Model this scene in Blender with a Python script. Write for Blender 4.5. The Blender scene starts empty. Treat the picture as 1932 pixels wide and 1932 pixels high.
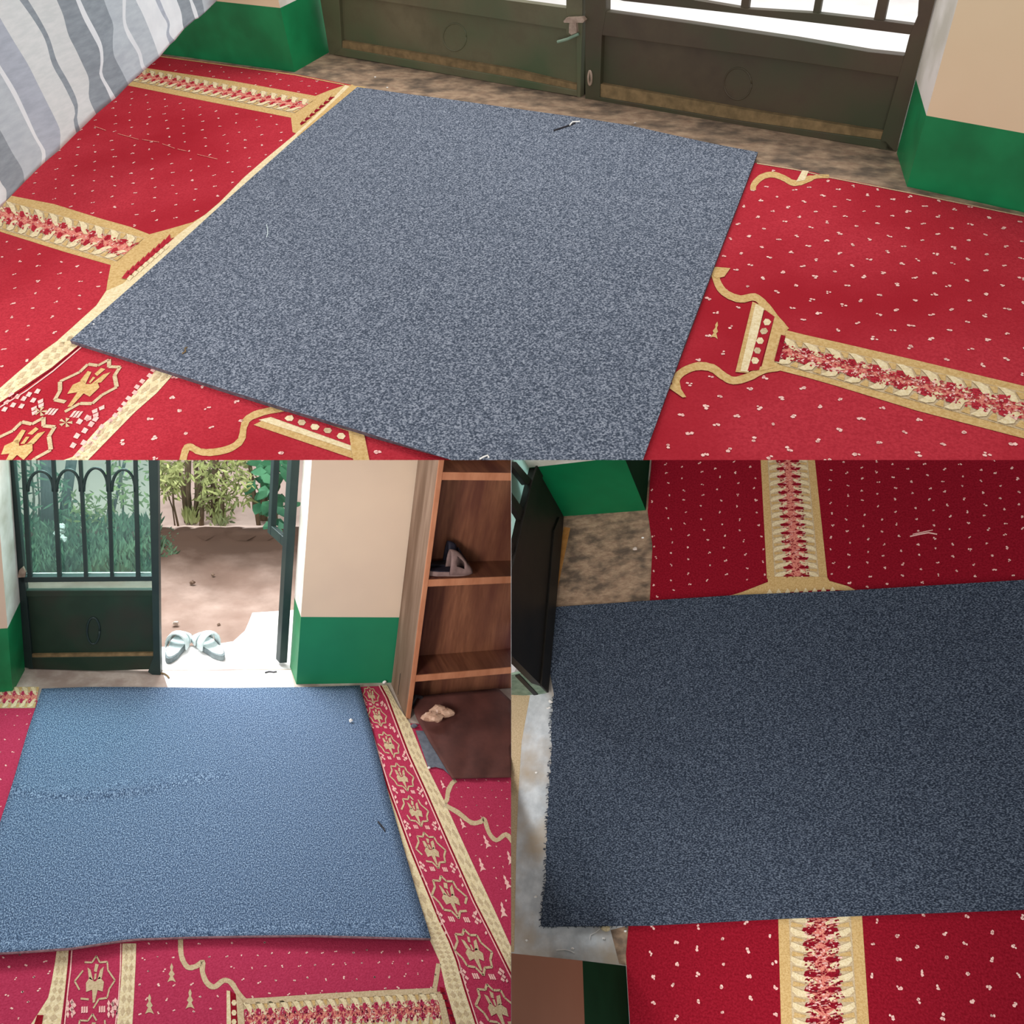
import bpy, bmesh, math, random
from mathutils import Vector, Matrix
random.seed(7)
rnd = random.random
uni = random.uniform

# ------------------------------------------------------------------ camera frame
FPX, CPX = 1600.0, 966.0          # focal length and principal point in pixels of the 1932 frame

class Room:
    """One of the three rooms of the doll's-house cutaway: local axes X right, Y into the room, Z up; the eye is at (0,0,h)."""
    def __init__(s, nadir, ahead, h):
        n = Vector(((nadir[0]-CPX)/FPX, (nadir[1]-CPX)/FPX, 1)).normalized()
        d = Vector(((ahead[0]-CPX)/FPX, (ahead[1]-CPX)/FPX, 1))
        f = (d-n*d.dot(n)).normalized()
        up = -n
        r = f.cross(up)
        s.R = Matrix((r, f, up)); s.h = h; s.eye = Vector((0, 0, h))
    def ray(s, p):
        return s.R @ Vector(((p[0]-CPX)/FPX, (p[1]-CPX)/FPX, 1))
    def on(s, p, pt, nrm):
        d = s.ray(p)
        return s.eye + d*((pt-s.eye).dot(nrm)/d.dot(nrm))
    def fl(s, p, z=0.0):
        return s.on(p, Vector((0, 0, z)), Vector((0, 0, 1)))
    def px(s, L):
        c = s.R.transposed() @ (L-s.eye)
        return (CPX+FPX*c.x/c.z, CPX+FPX*c.y/c.z)
    def zat(s, base, py):
        """height above base whose image lies at row py"""
        lo, hi = 0.0, s.h*0.98
        for _ in range(60):
            m = (lo+hi)/2
            if s.px(base+Vector((0, 0, m)))[1] > py: lo = m
            else: hi = m
        return lo

A = Room((1105, 2560), (1858, -904), 0.8)    # gate closed, seen from inside
B = Room((310, 4900), (275, 257), 2.0)       # gate open on to the yard
Cc = Room((1640, 2000), (1374, -800), 2.9)   # mat seen steeply from above
for S in (A, B, Cc):
    Q = B.R @ S.R.transposed()
    S.M = Matrix.Translation(B.eye) @ Q.to_4x4() @ Matrix.Translation(-S.eye)

scene = bpy.context.scene
cam_d = bpy.data.cameras.new('camera'); cam = bpy.data.objects.new('camera', cam_d)
scene.collection.objects.link(cam)
cx, cy, cz = (B.R @ Vector((1, 0, 0)), B.R @ Vector((0, -1, 0)), B.R @ Vector((0, 0, -1)))
rot = Matrix((cx, cy, cz)).transposed()
cam.matrix_world = Matrix.Translation(B.eye) @ rot.to_4x4()
cam_d.sensor_width = 36.0; cam_d.lens = 36.0*FPX/1932.0
cam_d.clip_start = 0.01; cam_d.clip_end = 200
scene.camera = cam

# ------------------------------------------------------------------ world, lights, exposure
w = bpy.data.worlds.new('sky'); scene.world = w; w.use_nodes = True
bg = w.node_tree.nodes['Background']; bg.inputs[0].default_value = (1.0, 1.0, 1.0, 1); bg.inputs[1].default_value = 0.62
scene.view_settings.view_transform = 'Standard'; scene.view_settings.look = 'None'
scene.view_settings.exposure = 0.0; scene.view_settings.gamma = 1.0
scene.view_settings.use_curve_mapping = False

def area_light(name, S, pos, target, size, size_y, power, col=(1, 1, 1), spread=180):
    d = bpy.data.lights.new(name, 'AREA'); d.shape = 'RECTANGLE'; d.size = size; d.size_y = size_y
    d.energy = power; d.color = col; d.spread = math.radians(spread)
    o = bpy.data.objects.new(name, d); scene.collection.objects.link(o)
    p = S.M @ Vector(pos); t = S.M @ Vector(target)
    o.matrix_world = Matrix.Translation(p) @ (t-p).to_track_quat('-Z', 'Y').to_matrix().to_4x4()
    return o
area_light('daylight_over_closed_gate', A, (-0.6, 2.6, 1.5), (-0.6, 1.5, 0.0), 2.4, 0.9, 34, (1, 0.99, 0.97))
area_light('fill_light_behind_viewer', A, (0.2, -1.7, 0.75), (-0.5, 2.0, 0.25), 1.6, 0.8, 9, (1, 0.98, 0.95), 90)  # added frontal fill from behind the eye; no window stands there
area_light('daylight_over_yard', B, (-0.05, 3.65, 1.35), (0.35, 3.1, 0.0), 0.9, 0.5, 46, (0.97, 0.99, 1.0))
area_light('daylight_through_open_gate', B, (0.1, 3.0, 1.45), (0.15, 1.9, 0.0), 1.0, 0.4, 9, (0.95, 0.98, 1.0))
area_light('fill_light_on_shelf_wall', B, (-1.5, 0.1, 1.7), (0.75, 2.8, 0.6), 0.7, 0.7, 7, (1, 0.97, 0.94), 50)  # added fill to brighten the shelf wall, no real source
area_light('daylight_on_frayed_mat', Cc, (-0.4, -0.5, 0.85), (-0.2, 0.5, 0.0), 0.5, 0.4, 3.2, (1, 0.99, 0.98), 90)

# ------------------------------------------------------------------ materials
def srgb(r, g, b):
    f = lambda c: ((c/255+0.055)/1.055)**2.4 if c > 10.31 else c/255/12.92
    return (f(r), f(g), f(b), 1)

def material(name, c1, c2=None, scale=20, detail=3, rough=0.8, bump=0.0, bscale=None, lo=0.35, hi=0.65, c3=None, s3=3, stretch=None, metal=0.0, spec=0.3, coat=0.0):
    m = bpy.data.materials.new(name); m.use_nodes = True
    nt = m.node_tree; N, Lk = nt.nodes, nt.links
    p = N['Principled BSDF']
    p.inputs['Roughness'].default_value = rough; p.inputs['Metallic'].default_value = metal
    p.inputs['Specular IOR Level'].default_value = spec
    tc = N.new('ShaderNodeTexCoord'); vec = tc.outputs['Object']
    if stretch:
        mp = N.new('ShaderNodeMapping'); mp.inputs['Scale'].default_value = stretch
        Lk.new(vec, mp.inputs[0]); vec = mp.outputs[0]
    if c2 is None:
        c2 = tuple(min(1, v*1.12) for v in c1[:3])+(1,)
    no = N.new('ShaderNodeTexNoise'); no.inputs['Scale'].default_value = scale; no.inputs['Detail'].default_value = detail
    no.inputs['Roughness'].default_value = 0.6
    Lk.new(vec, no.inputs['Vector'])
    rp = N.new('ShaderNodeValToRGB'); rp.color_ramp.elements[0].position = lo; rp.color_ramp.elements[1].position = hi
    rp.color_ramp.elements[0].color = c1; rp.color_ramp.elements[1].color = c2
    Lk.new(no.outputs['Fac'], rp.inputs[0]); out = rp.outputs[0]
    if c3 is not None:
        n3 = N.new('ShaderNodeTexNoise'); n3.inputs['Scale'].default_value = s3; n3.inputs['Detail'].default_value = 4
        Lk.new(vec, n3.inputs['Vector'])
        r3 = N.new('ShaderNodeValToRGB'); r3.color_ramp.elements[0].position = 0.42; r3.color_ramp.elements[1].position = 0.66
        Lk.new(n3.outputs['Fac'], r3.inputs[0])
        mx = N.new('ShaderNodeMix'); mx.data_type = 'RGBA'
        Lk.new(r3.outputs[0], mx.inputs['Factor']); Lk.new(out, mx.inputs['A']); mx.inputs['B'].default_value = c3
        out = mx.outputs['Result']
    Lk.new(out, p.inputs['Base Color'])
    if bump:
        nb = N.new('ShaderNodeTexNoise'); nb.inputs['Scale'].default_value = bscale or scale; nb.inputs['Detail'].default_value = 3
        Lk.new(vec, nb.inputs['Vector'])
        b = N.new('ShaderNodeBump'); b.inputs['Strength'].default_value = bump; b.inputs['Distance'].default_value = 0.004
        Lk.new(nb.outputs['Fac'], b.inputs['Height']); Lk.new(b.outputs[0], p.inputs['Normal'])
    return m

def heather(name, dark, mid, light, scale, stretch=(1, 1, 1)):
    """speckled loop pile"""
    m = material(name, dark, light, scale=scale, detail=1.5, rough=1.0, lo=0.36, hi=0.66, bump=0.6, bscale=scale, stretch=stretch, spec=0.1)
    rp = [n for n in m.node_tree.nodes if n.type == 'VALTORGB'][0]
    e = rp.color_ramp.elements.new(0.5); e.color = mid
    return m

M = {}
M['red'] = material('red_pile', srgb(166, 42, 54), srgb(186, 54, 66), scale=220, rough=1, bump=0.5, bscale=300, c3=srgb(158, 32, 44), s3=2.5, spec=0.05)
M['redB'] = material('crimson_pile', srgb(164, 46, 74), srgb(184, 60, 90), scale=200, rough=1, bump=0.5, bscale=300, spec=0.05)
M['redC'] = material('wine_red_pile', srgb(124, 15, 30), srgb(148, 26, 43), scale=160, rough=1, bump=0.6, bscale=200, spec=0.05)
M['tan'] = material('tan_pile', srgb(190, 154, 98), srgb(212, 180, 126), scale=200, rough=1, bump=0.5, bscale=300, spec=0.05)
M['cream'] = material('cream_pile', srgb(214, 192, 148), srgb(234, 218, 182), scale=200, rough=1, bump=0.5, bscale=300, spec=0.05)
M['beige'] = material('beige_pile', srgb(186, 162, 126), srgb(208, 186, 152), scale=200, rough=1, bump=0.5, bscale=300, spec=0.05)
M['pink'] = material('pale_pink_pile', srgb(226, 168, 160), srgb(240, 196, 186), scale=200, rough=1, spec=0.05)
M['rose'] = material('rose_pile', srgb(196, 96, 92), srgb(222, 150, 128), scale=260, rough=1, lo=0.42, hi=0.58, spec=0.05)
M['matA'] = heather('slate_blue_loop_pile', srgb(60, 68, 81), srgb(94, 102, 117), srgb(152, 158, 170), 330)
M['matB'] = heather('denim_blue_loop_pile', srgb(56, 72, 95), srgb(84, 106, 136), srgb(152, 174, 200), 340, (1, 0.6, 0.3))
M['matC'] = heather('ink_blue_loop_pile', srgb(33, 40, 51), srgb(55, 64, 79), srgb(106, 116, 130), 280, (0.6, 1.2, 1))
M['backing'] = material('mat_backing', srgb(120, 92, 100), srgb(160, 130, 136), scale=120, rough=1)
M['backing_dark'] = material('dark_mat_backing', srgb(62, 54, 62), srgb(92, 80, 88), scale=120, rough=1)
M['green'] = material('green_gloss_paint', srgb(16, 122, 72), srgb(24, 136, 82), scale=6, rough=0.45, bump=0.25, bscale=18, c3=srgb(18, 112, 66), s3=9)
M['greenB'] = material('emerald_gloss_paint', srgb(24, 112, 78), srgb(28, 122, 84), scale=3, rough=0.5, bump=0.15, bscale=14)
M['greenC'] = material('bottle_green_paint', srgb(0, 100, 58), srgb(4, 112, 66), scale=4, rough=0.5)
M['green_shaded'] = material('shaded_green_paint', srgb(6, 36, 18), srgb(10, 44, 24), scale=4, rough=0.9, spec=0.05)  # green paint with its shade mixed into the colour
M['cream_wall'] = material('cream_wall_paint', srgb(221, 202, 166), srgb(225, 207, 172), scale=3, rough=0.7, bump=0.1, bscale=12)
M['cream_wallB'] = material('pinkish_cream_wall_paint', srgb(206, 182, 160), srgb(212, 188, 164), scale=3, rough=0.7, bump=0.08, bscale=12)
M['cream_shaded'] = material('shaded_cream_paint', srgb(118, 74, 52), srgb(124, 80, 58), scale=3, rough=0.7)  # cream wall paint darkened to brown to carry its shade
M['white_wall'] = material('white_wall_paint', srgb(218, 214, 204), srgb(228, 224, 216), scale=4, rough=0.7, c3=srgb(196, 192, 178), s3=10)
M['concrete'] = material('worn_concrete', srgb(138, 112, 92), srgb(172, 146, 120), scale=34, detail=6, rough=0.9, bump=0.8, bscale=50, c3=srgb(96, 82, 70), s3=16, stretch=(1, 1.6, 1))
M['concreteB'] = material('dusty_concrete', srgb(186, 168, 156), srgb(206, 192, 182), scale=30, detail=5, rough=0.9, bump=0.4, c3=srgb(160, 140, 130), s3=9)
M['concreteC'] = material('grey_cement', srgb(182, 187, 190), srgb(214, 218, 220), scale=20, detail=6, rough=0.8, bump=0.4, c3=srgb(178, 164, 146), s3=7)
M['gateA'] = material('olive_green_steel', srgb(92, 88, 66), srgb(110, 104, 80), scale=12, detail=5, rough=0.5, c3=srgb(76, 88, 62), s3=6, spec=0.4)
M['gateA_shaded'] = material('shaded_brown_olive_steel', srgb(74, 62, 48), srgb(86, 74, 56), scale=10, detail=5, rough=0.5, c3=srgb(62, 66, 46), s3=5, spec=0.4)  # second leaf: browner steel, with shading darkened into the base colour
M['rust'] = material('rusty_ledge', srgb(108, 90, 62), srgb(138, 114, 80), scale=40, detail=5, rough=0.9)
M['gateB'] = material('dark_green_steel', srgb(30, 46, 46), srgb(38, 56, 52), scale=8, detail=4, rough=0.45, spec=0.4)
M['gateB_panel'] = material('dark_green_sheet_steel', srgb(26, 48, 36), srgb(34, 58, 44), scale=7, detail=5, rough=0.5, c3=srgb(48, 48, 40), s3=5)
M['gateC'] = material('black_green_steel', srgb(22, 20, 17), srgb(32, 28, 23), scale=9, detail=4, rough=0.5)
M['edge_rust'] = material('bare_orange_edge', srgb(168, 112, 54), srgb(190, 134, 72), scale=30, rough=0.8)
M['greenish'] = material('pale_green_metal', srgb(108, 132, 112), srgb(140, 160, 138), scale=30, rough=0.6)
M['metal'] = material('worn_bare_metal', srgb(150, 128, 112), srgb(186, 164, 146), scale=60, rough=0.5, metal=0.2)
M['dirt'] = material('packed_earth', srgb(172, 146, 132), srgb(196, 170, 156), scale=9, detail=8, rough=1, bump=0.6, bscale=22, c3=srgb(146, 118, 102), s3=2.2)
M['dirt_dark'] = material('dark_bank_earth', srgb(104, 84, 72), srgb(138, 116, 100), scale=12, detail=8, rough=1, bump=0.7, bscale=26)
M['dirt_pale'] = material('pale_pink_earth', srgb(240, 212, 200), srgb(250, 228, 218), scale=3, detail=6, rough=1, c3=srgb(226, 182, 164), s3=1.4)
M['apron'] = material('daylit_cement', srgb(232, 228, 226), srgb(240, 238, 236), scale=14, detail=5, rough=0.9)  # cement tone lightened to carry daylight glare
M['wood'] = material('brown_shelf_wood', srgb(112, 68, 48), srgb(142, 92, 66), scale=5, detail=6, rough=0.6, stretch=(9, 1, 1.2), c3=srgb(80, 38, 32), s3=1.2)
M['wood_side'] = material('grey_brown_board', srgb(132, 106, 88), srgb(158, 132, 112), scale=6, detail=6, rough=0.7, stretch=(6, 6, 0.7), c3=srgb(108, 82, 64), s3=2)
M['wood_edge'] = material('orange_wood_edge', srgb(172, 110, 78), srgb(190, 128, 94), scale=8, rough=0.6, stretch=(3, 3, 1))
M['brown_cloth'] = material('dark_maroon_sheet', srgb(74, 42, 37), srgb(98, 57, 50), scale=7, detail=6, rough=0.75, bump=0.5, bscale=12)
M['greymat'] = material('blue_grey_felt', srgb(92, 96, 106), srgb(112, 116, 126), scale=60, rough=1)
M['plastic'] = material('cloudy_plastic', srgb(176, 138, 116), srgb(206, 170, 146), scale=12, rough=0.3)
M['black'] = material('black_rubber', srgb(28, 24, 28), srgb(44, 40, 44), scale=40, rough=0.6)
M['navy'] = material('navy_foam', srgb(30, 28, 40), srgb(42, 38, 52), scale=30, rough=0.7)
M['taupe'] = material('taupe_foam', srgb(122, 98, 94), srgb(142, 116, 110), scale=30, rough=0.7)
M['shoe_pale'] = material('pale_shoe_upper', srgb(206, 222, 222), srgb(226, 238, 238), scale=30, rough=0.6)
M['shoe_grey'] = material('grey_shoe_trim', srgb(104, 116, 120), srgb(134, 146, 148), scale=30, rough=0.7)
M['white'] = material('white_paper', srgb(236, 232, 226), srgb(246, 244, 240), scale=30, rough=0.9)
M['dot'] = material('pale_fleck_pile', srgb(232, 176, 168), srgb(244, 206, 194), scale=100, rough=1)
M['leaf'] = material('yellow_green_leaf', srgb(122, 132, 76), srgb(178, 186, 124), scale=6, rough=0.7, c3=srgb(92, 102, 70), s3=3)
M['leaf_big'] = material('blue_green_leaf', srgb(58, 118, 84), srgb(92, 152, 114), scale=6, rough=0.6, c3=srgb(44, 88, 68), s3=4)
M['stem'] = material('grey_brown_bark', srgb(84, 72, 56), srgb(116, 102, 82), scale=20, detail=5, rough=1, stretch=(3, 3, 0.6))
M['trunk'] = material('grey_bark', srgb(62, 60, 66), srgb(92, 90, 94), scale=14, detail=6, rough=1, bump=0.6, stretch=(3, 3, 0.7))
M['grass'] = material('grey_green_weed', srgb(62, 92, 74), srgb(112, 138, 108), scale=8, rough=0.9)
M['stone'] = material('pale_stone', srgb(190, 172, 160), srgb(220, 204, 194), scale=30, rough=1)
M['twig'] = material('dark_twig', srgb(40, 38, 44), srgb(60, 58, 62), scale=60, rough=1)
M['c_white'] = material('white_cloth', srgb(214, 220, 220), srgb(226, 230, 230), scale=30, detail=4, rough=1, stretch=(1, 1, 4))
M['c_line'] = material('bright_white_cloth', srgb(230, 236, 240), srgb(238, 243, 246), scale=30, rough=1)
M['c_light'] = material('pale_blue_grey_cloth', srgb(184, 194, 202), srgb(198, 208, 214), scale=26, detail=4, rough=1, stretch=(1, 1, 4))
M['c_mid'] = material('blue_grey_cloth', srgb(172, 180, 192), srgb(186, 194, 206), scale=26, detail=4, rough=1, stretch=(1, 1, 4))
M['c_dark'] = material('slate_grey_cloth', srgb(140, 150, 158), srgb(156, 166, 174), scale=26, detail=4, rough=1, stretch=(1, 1, 4))

def yard_mat():
    # pale earth by the step, darkening towards the bank, pale again beyond it
    m = material('yard_earth', srgb(150, 128, 116), srgb(172, 150, 138), scale=9, detail=8, rough=1, bump=0.6, bscale=22, c3=srgb(138, 114, 102), s3=3)
    nt = m.node_tree; N, Lk = nt.nodes, nt.links; p = N['Principled BSDF']
    src = p.inputs['Base Color'].links[0].from_socket
    tc = [n for n in N if n.type == 'TEX_COORD'][0]
    sp = N.new('ShaderNodeSeparateXYZ'); Lk.new(tc.outputs['Object'], sp.inputs[0])
    no = N.new('ShaderNodeTexNoise'); no.inputs['Scale'].default_value = 7; no.inputs['Detail'].default_value = 6
    Lk.new(tc.outputs['Object'], no.inputs['Vector'])
    def step(y0, y1, amp):
        a = N.new('ShaderNodeMath'); a.operation = 'MULTIPLY_ADD'; Lk.new(no.outputs['Fac'], a.inputs[0]); a.inputs[1].default_value = amp; Lk.new(sp.outputs['Y'], a.inputs[2])
        r = N.new('ShaderNodeMapRange'); r.inputs['From Min'].default_value = y0+amp/2; r.inputs['From Max'].default_value = y1+amp/2
        Lk.new(a.outputs[0], r.inputs['Value']); return r.outputs['Result']
    def mix(f, a, col):
        x = N.new('ShaderNodeMix'); x.data_type = 'RGBA'; Lk.new(f, x.inputs['Factor']); Lk.new(a, x.inputs['A']); x.inputs['B'].default_value = col; return x.outputs['Result']
    yb = B.fl((400, 1100)).y; y1 = B.fl((400, 1010)).y; y2 = B.fl((400, 992)).y
    o = mix(step(yb-0.15, y1-0.12, 0.4), src, srgb(74, 56, 46))
    o = mix(step(y2-0.02, y2+0.03, 0.06), o, srgb(246, 220, 208))
    Lk.new(o, p.inputs['Base Color'])
    return m
M['yard'] = yard_mat()

def glass_mat(name, tint, haze, hcol):
    m = bpy.data.materials.new(name); m.use_nodes = True
    nt = m.node_tree; N, Lk = nt.nodes, nt.links; N.remove(N['Principled BSDF'])
    out = N['Material Output']
    tr = N.new('ShaderNodeBsdfTransparent'); tr.inputs[0].default_value = tint
    tl = N.new('ShaderNodeBsdfTranslucent'); tl.inputs[0].default_value = hcol
    gl = N.new('ShaderNodeBsdfGlossy'); gl.inputs['Roughness'].default_value = 0.1
    mx = N.new('ShaderNodeMixShader'); mx.inputs[0].default_value = haze
    Lk.new(tr.outputs[0], mx.inputs[1]); Lk.new(tl.outputs[0], mx.inputs[2])
    m2 = N.new('ShaderNodeMixShader'); m2.inputs[0].default_value = 0.04
    Lk.new(mx.outputs[0], m2.inputs[1]); Lk.new(gl.outputs[0], m2.inputs[2])
    Lk.new(m2.outputs[0], out.inputs[0])
    return m
M['glass'] = glass_mat('blue_green_glass', (0.78, 0.96, 0.93, 1), 0.018, (0.5, 0.8, 0.76, 1))
M['glassC'] = glass_mat('green_tinted_glass', (0.8, 0.98, 0.94, 1), 0.3, (0.6, 0.85, 0.8, 1))

# ------------------------------------------------------------------ mesh building
class MB:
    def __init__(s): s.v = []; s.f = []; s.mi = []; s.mats = []
    def m(s, name):
        if name not in s.mats: s.mats.append(name)
        return s.mats.index(name)
    def face(s, pts, mat):
        b = len(s.v); s.v += [Vector(p) for p in pts]; s.f.append(tuple(range(b, b+len(pts)))); s.mi.append(s.m(mat))
    def mesh(s, verts, faces, mat):
        b = len(s.v); s.v += [Vector(p) for p in verts]
        k = s.m(mat)
        for f in faces: s.f.append(tuple(b+i for i in f)); s.mi.append(k)
    def loop2(s, a, b, mat, cap_a=True, cap_b=True, side=None):
        """closed solid between two point loops of equal length"""
        n = len(a); v = list(a)+list(b)
        fs = [(i, (i+1) % n, n+(i+1) % n, n+i) for i in range(n)]
        s.mesh(v, fs, side or mat)
        if cap_a: s.mesh(list(a), [tuple(range(n))[::-1]], mat)
        if cap_b: s.mesh(list(b), [tuple(range(n))], mat)
    def box(s, x0, x1, y0, y1, z0, z1, mat):
        a = [(x0, y0, z0), (x1, y0, z0), (x1, y1, z0), (x0, y1, z0)]
        b = [(p[0], p[1], z1) for p in a]
        s.loop2(a, b, mat)
    def tube(s, pts, r, mat, n=8, r1=None):
        pts = [Vector(p) for p in pts]; rings = []
        for i, p in enumerate(pts):
            t = (pts[min(i+1, len(pts)-1)]-pts[max(i-1, 0)]).normalized()
            u = t.cross(Vector((0.3, 0.9, 0.31))).normalized(); w_ = t.cross(u)
            rr = r if r1 is None else r+(r1-r)*i/(len(pts)-1)
            rings.append([p+(u*math.cos(2*math.pi*k/n)+w_*math.sin(2*math.pi*k/n))*rr for k in range(n)])
        v = [q for g in rings for q in g]; fs = []
        for i in range(len(rings)-1):
            for k in range(n): fs.append((i*n+k, i*n+(k+1) % n, (i+1)*n+(k+1) % n, (i+1)*n+k))
        fs.append(tuple(range(n))[::-1]); fs.append(tuple((len(rings)-1)*n+k for k in range(n)))
        s.mesh(v, fs, mat)
    def blob(s, c, r, mat, squash=(1, 1, 1), seg=8, jit=0.0):
        c = Vector(c); v = []; fs = []
        rows = seg//2
        for i in range(rows+1):
            th = math.pi*i/rows
            for k in range(seg):
                ph = 2*math.pi*k/seg; q = r*(1+uni(-jit, jit))
                v.append(c+Vector((q*math.sin(th)*math.cos(ph)*squash[0], q*math.sin(th)*math.sin(ph)*squash[1], q*math.cos(th)*squash[2])))
        for i in range(rows):
            for k in range(seg): fs.append((i*seg+k, i*seg+(k+1) % seg, (i+1)*seg+(k+1) % seg, (i+1)*seg+k))
        s.mesh(v, fs, mat)

def clip(bm, S, side):
    """cut a mesh (room coordinates) where the neighbouring room begins"""
    if side == 'row':
        a = (868.0-CPX)/FPX
        bmesh.ops.bisect_plane(bm, geom=bm.verts[:]+bm.edges[:]+bm.faces[:], dist=1e-6, plane_co=S.eye, plane_no=S.R @ Vector((0, 1, -a)), clear_outer=True)
        return
    a = ((964.2 if side == 'left_of' else 964.8)-CPX)/FPX
    nrm = S.R @ Vector((1, 0, -a))
    if side == 'left_of': pass
    else: nrm = -nrm
    g = bm.verts[:]+bm.edges[:]+bm.faces[:]
    r = bmesh.ops.bisect_plane(bm, geom=g, dist=1e-6, plane_co=S.eye, plane_no=nrm, clear_outer=True)
    ed = [e for e in r['geom_cut'] if isinstance(e, bmesh.types.BMEdge)]
    if ed:
        try: bmesh.ops.holes_fill(bm, edges=ed, sides=0)
        except Exception: pass

def build(name, mb, S, parent=None, base=None, label=None, cat=None, group=None, kind=None, cut=None, bevel=0.0, smooth=False, solid=0.0):
    me = bpy.data.meshes.new(name)
    b = parent['_b'] if parent is not None and '_b' in parent else base
    if b is None:
        lo = Vector([min(v[i] for v in mb.v) for i in range(3)]); hi = Vector([max(v[i] for v in mb.v) for i in range(3)])
        b = Vector(((lo.x+hi.x)/2, (lo.y+hi.y)/2, lo.z))
    b = Vector(b)
    bm = bmesh.new()
    vs = [bm.verts.new(v) for v in mb.v]
    for f, k in zip(mb.f, mb.mi):
        try:
            nf = bm.faces.new([vs[i] for i in f]); nf.material_index = k; nf.smooth = smooth
        except ValueError: pass
    bmesh.ops.remove_doubles(bm, verts=bm.verts[:], dist=1e-5)
    if cut: clip(bm, S, cut)
    bmesh.ops.recalc_face_normals(bm, faces=bm.faces[:])
    for v in bm.verts: v.co -= b
    bm.to_mesh(me); bm.free()
    for k in mb.mats: me.materials.append(M[k])
    o = bpy.data.objects.new(name, me); scene.collection.objects.link(o)
    if parent is None:
        o.matrix_world = S.M @ Matrix.Translation(b)
    else:
        o.parent = parent
    if bevel:
        md = o.modifiers.new('edge', 'BEVEL'); md.width = bevel; md.segments = 2; md.limit_method = 'ANGLE'
    if solid:
        md = o.modifiers.new('thick', 'SOLIDIFY'); md.thickness = solid; md.offset = 0
    tag(o, label, cat, group, kind)
    return o

def tag(o, label=None, cat=None, group=None, kind=None):
    if label: o['label'] = label
    if cat: o['category'] = cat
    if group: o['group'] = group
    if kind: o['kind'] = kind

def thing(name, S, base, label, cat, group=None):
    o = bpy.data.objects.new(name, None); scene.collection.objects.link(o)
    o.empty_display_size = 0.05
    base = Vector(base)
    o.matrix_world = S.M @ Matrix.Translation(base)
    o['_b'] = list(base)
    tag(o, label, cat, group)
    return o

def vplane(S, pa, pb):
    """vertical plane over the floor line through two image points; normal towards the eye"""
    a, b = S.fl(pa), S.fl(pb)
    n = (b-a).cross(Vector((0, 0, 1))).normalized()
    if (S.eye-a).dot(n) < 0: n = -n
    return a, n

def slab(mb, S, plane, poly, mat, off=0.0, depth=0.02, side=None):
    a, n = plane
    fr = [S.on(p, a+n*off, n) for p in poly]
    bk = [p-n*depth for p in fr]
    mb.loop2(fr, bk, mat, side=side)

def prism(mb, S, poly, z0, z1, mat, side=None, bottom=True):
    """floor-standing sheet with its top outline at the given image points; outlines on the frame's cut rows are cut along the sight line"""
    top = [S.fl(p, z1) for p in poly]
    bot = [S.fl(p, z0) if (p[1] >= 867.9 and S is A) or (963 < p[0] < 966 and S is not A) else Vector((t.x, t.y, z0)) for p, t in zip(poly, top)]
    mb.loop2(bot, top, mat, side=side)

# ---- pattern drawing on the floor (woven pattern of a carpet, one mesh with its carpet)
class Art:
    def __init__(s, mb, S, z): s.mb, s.S, s.z = mb, S, z
    def poly(s, pts, mat, l=1):
        s.mb.face([s.S.fl(p, s.z+0.0004*l) for p in pts], mat)
    def stroke(s, pts, wd, mat, l=2, wav=0.0):
        n = len(pts); L, R_ = [], []
        for i, p in enumerate(pts):
            a = Vector(pts[max(i-1, 0)]); b = Vector(pts[min(i+1, n-1)])
            t = (b-a); t = t/max(t.length, 1e-6); nn = Vector((-t.y, t.x))
            h = (wd[i] if isinstance(wd, (list, tuple)) else wd)/2*(1+uni(-wav, wav))
            L.append(Vector(p)+nn*h); R_.append(Vector(p)-nn*h)
        for i in range(n-1):
            s.poly([L[i], L[i+1], R_[i+1], R_[i]], mat, l)
    def floor_poly(s, pts, mat, l=2):
        s.mb.face([(p[0], p[1], s.z+0.0004*l) for p in pts], mat)

def smooth_line(pts, k=4):
    out = []
    for i in range(len(pts)-1):
        p0 = Vector(pts[max(i-1, 0)]); p1 = Vector(pts[i]); p2 = Vector(pts[i+1]); p3 = Vector(pts[min(i+2, len(pts)-1)])
        for j in range(k):
            t = j/k
            out.append(0.5*((2*p1)+(p2-p0)*t+(2*p0-5*p1+4*p2-p3)*t*t+(3*p1-p0-3*p2+p3)*t**3))
    out.append(Vector(pts[-1]))
    return out

def inside(p, poly):
    x, y = p; c = False; j = len(poly)-1
    for i in range(len(poly)):
        xi, yi = poly[i][0], poly[i][1]; xj, yj = poly[j][0], poly[j][1]
        if (yi > y) != (yj > y) and x < (xj-xi)*(y-yi)/(yj-yi)+xi: c = not c
        j = i
    return c

def flecks(art, region, org, u, v, size_,  avoid=(), mat='dot', bits=3, jitter=0.12):
    """woven flecks on a staggered lattice; u, v: image steps to the neighbours at org"""
    S = art.S; size = size_*1.6
    o = S.fl(org, art.z); U = S.fl((org[0]+u[0], org[1]+u[1]), art.z)-o; V = S.fl((org[0]+v[0], org[1]+v[1]), art.z)-o
    for i in range(-45, 46):
        for j in range(-45, 46):
            p = o+U*(i+uni(-jitter, jitter))+V*(j+uni(-jitter, jitter))
            if (S.R.transposed() @ (p-S.eye)).z < 0.05: continue
            q = S.px(p)
            if not inside(q, region) or any(inside(q, a) for a in avoid): continue
            for _ in range(bits):
                c = p+Vector((uni(-1, 1), uni(-1, 1), 0))*size*0.55
                r = size*uni(0.3, 0.55)
                a0 = uni(0, 6.28)
                art.floor_poly([(c.x+r*math.cos(a0+k*1.2566)*uni(0.7, 1.2), c.y+r*math.sin(a0+k*1.2566)*uni(0.7, 1.2)) for k in range(5)], mat, 2)

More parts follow.
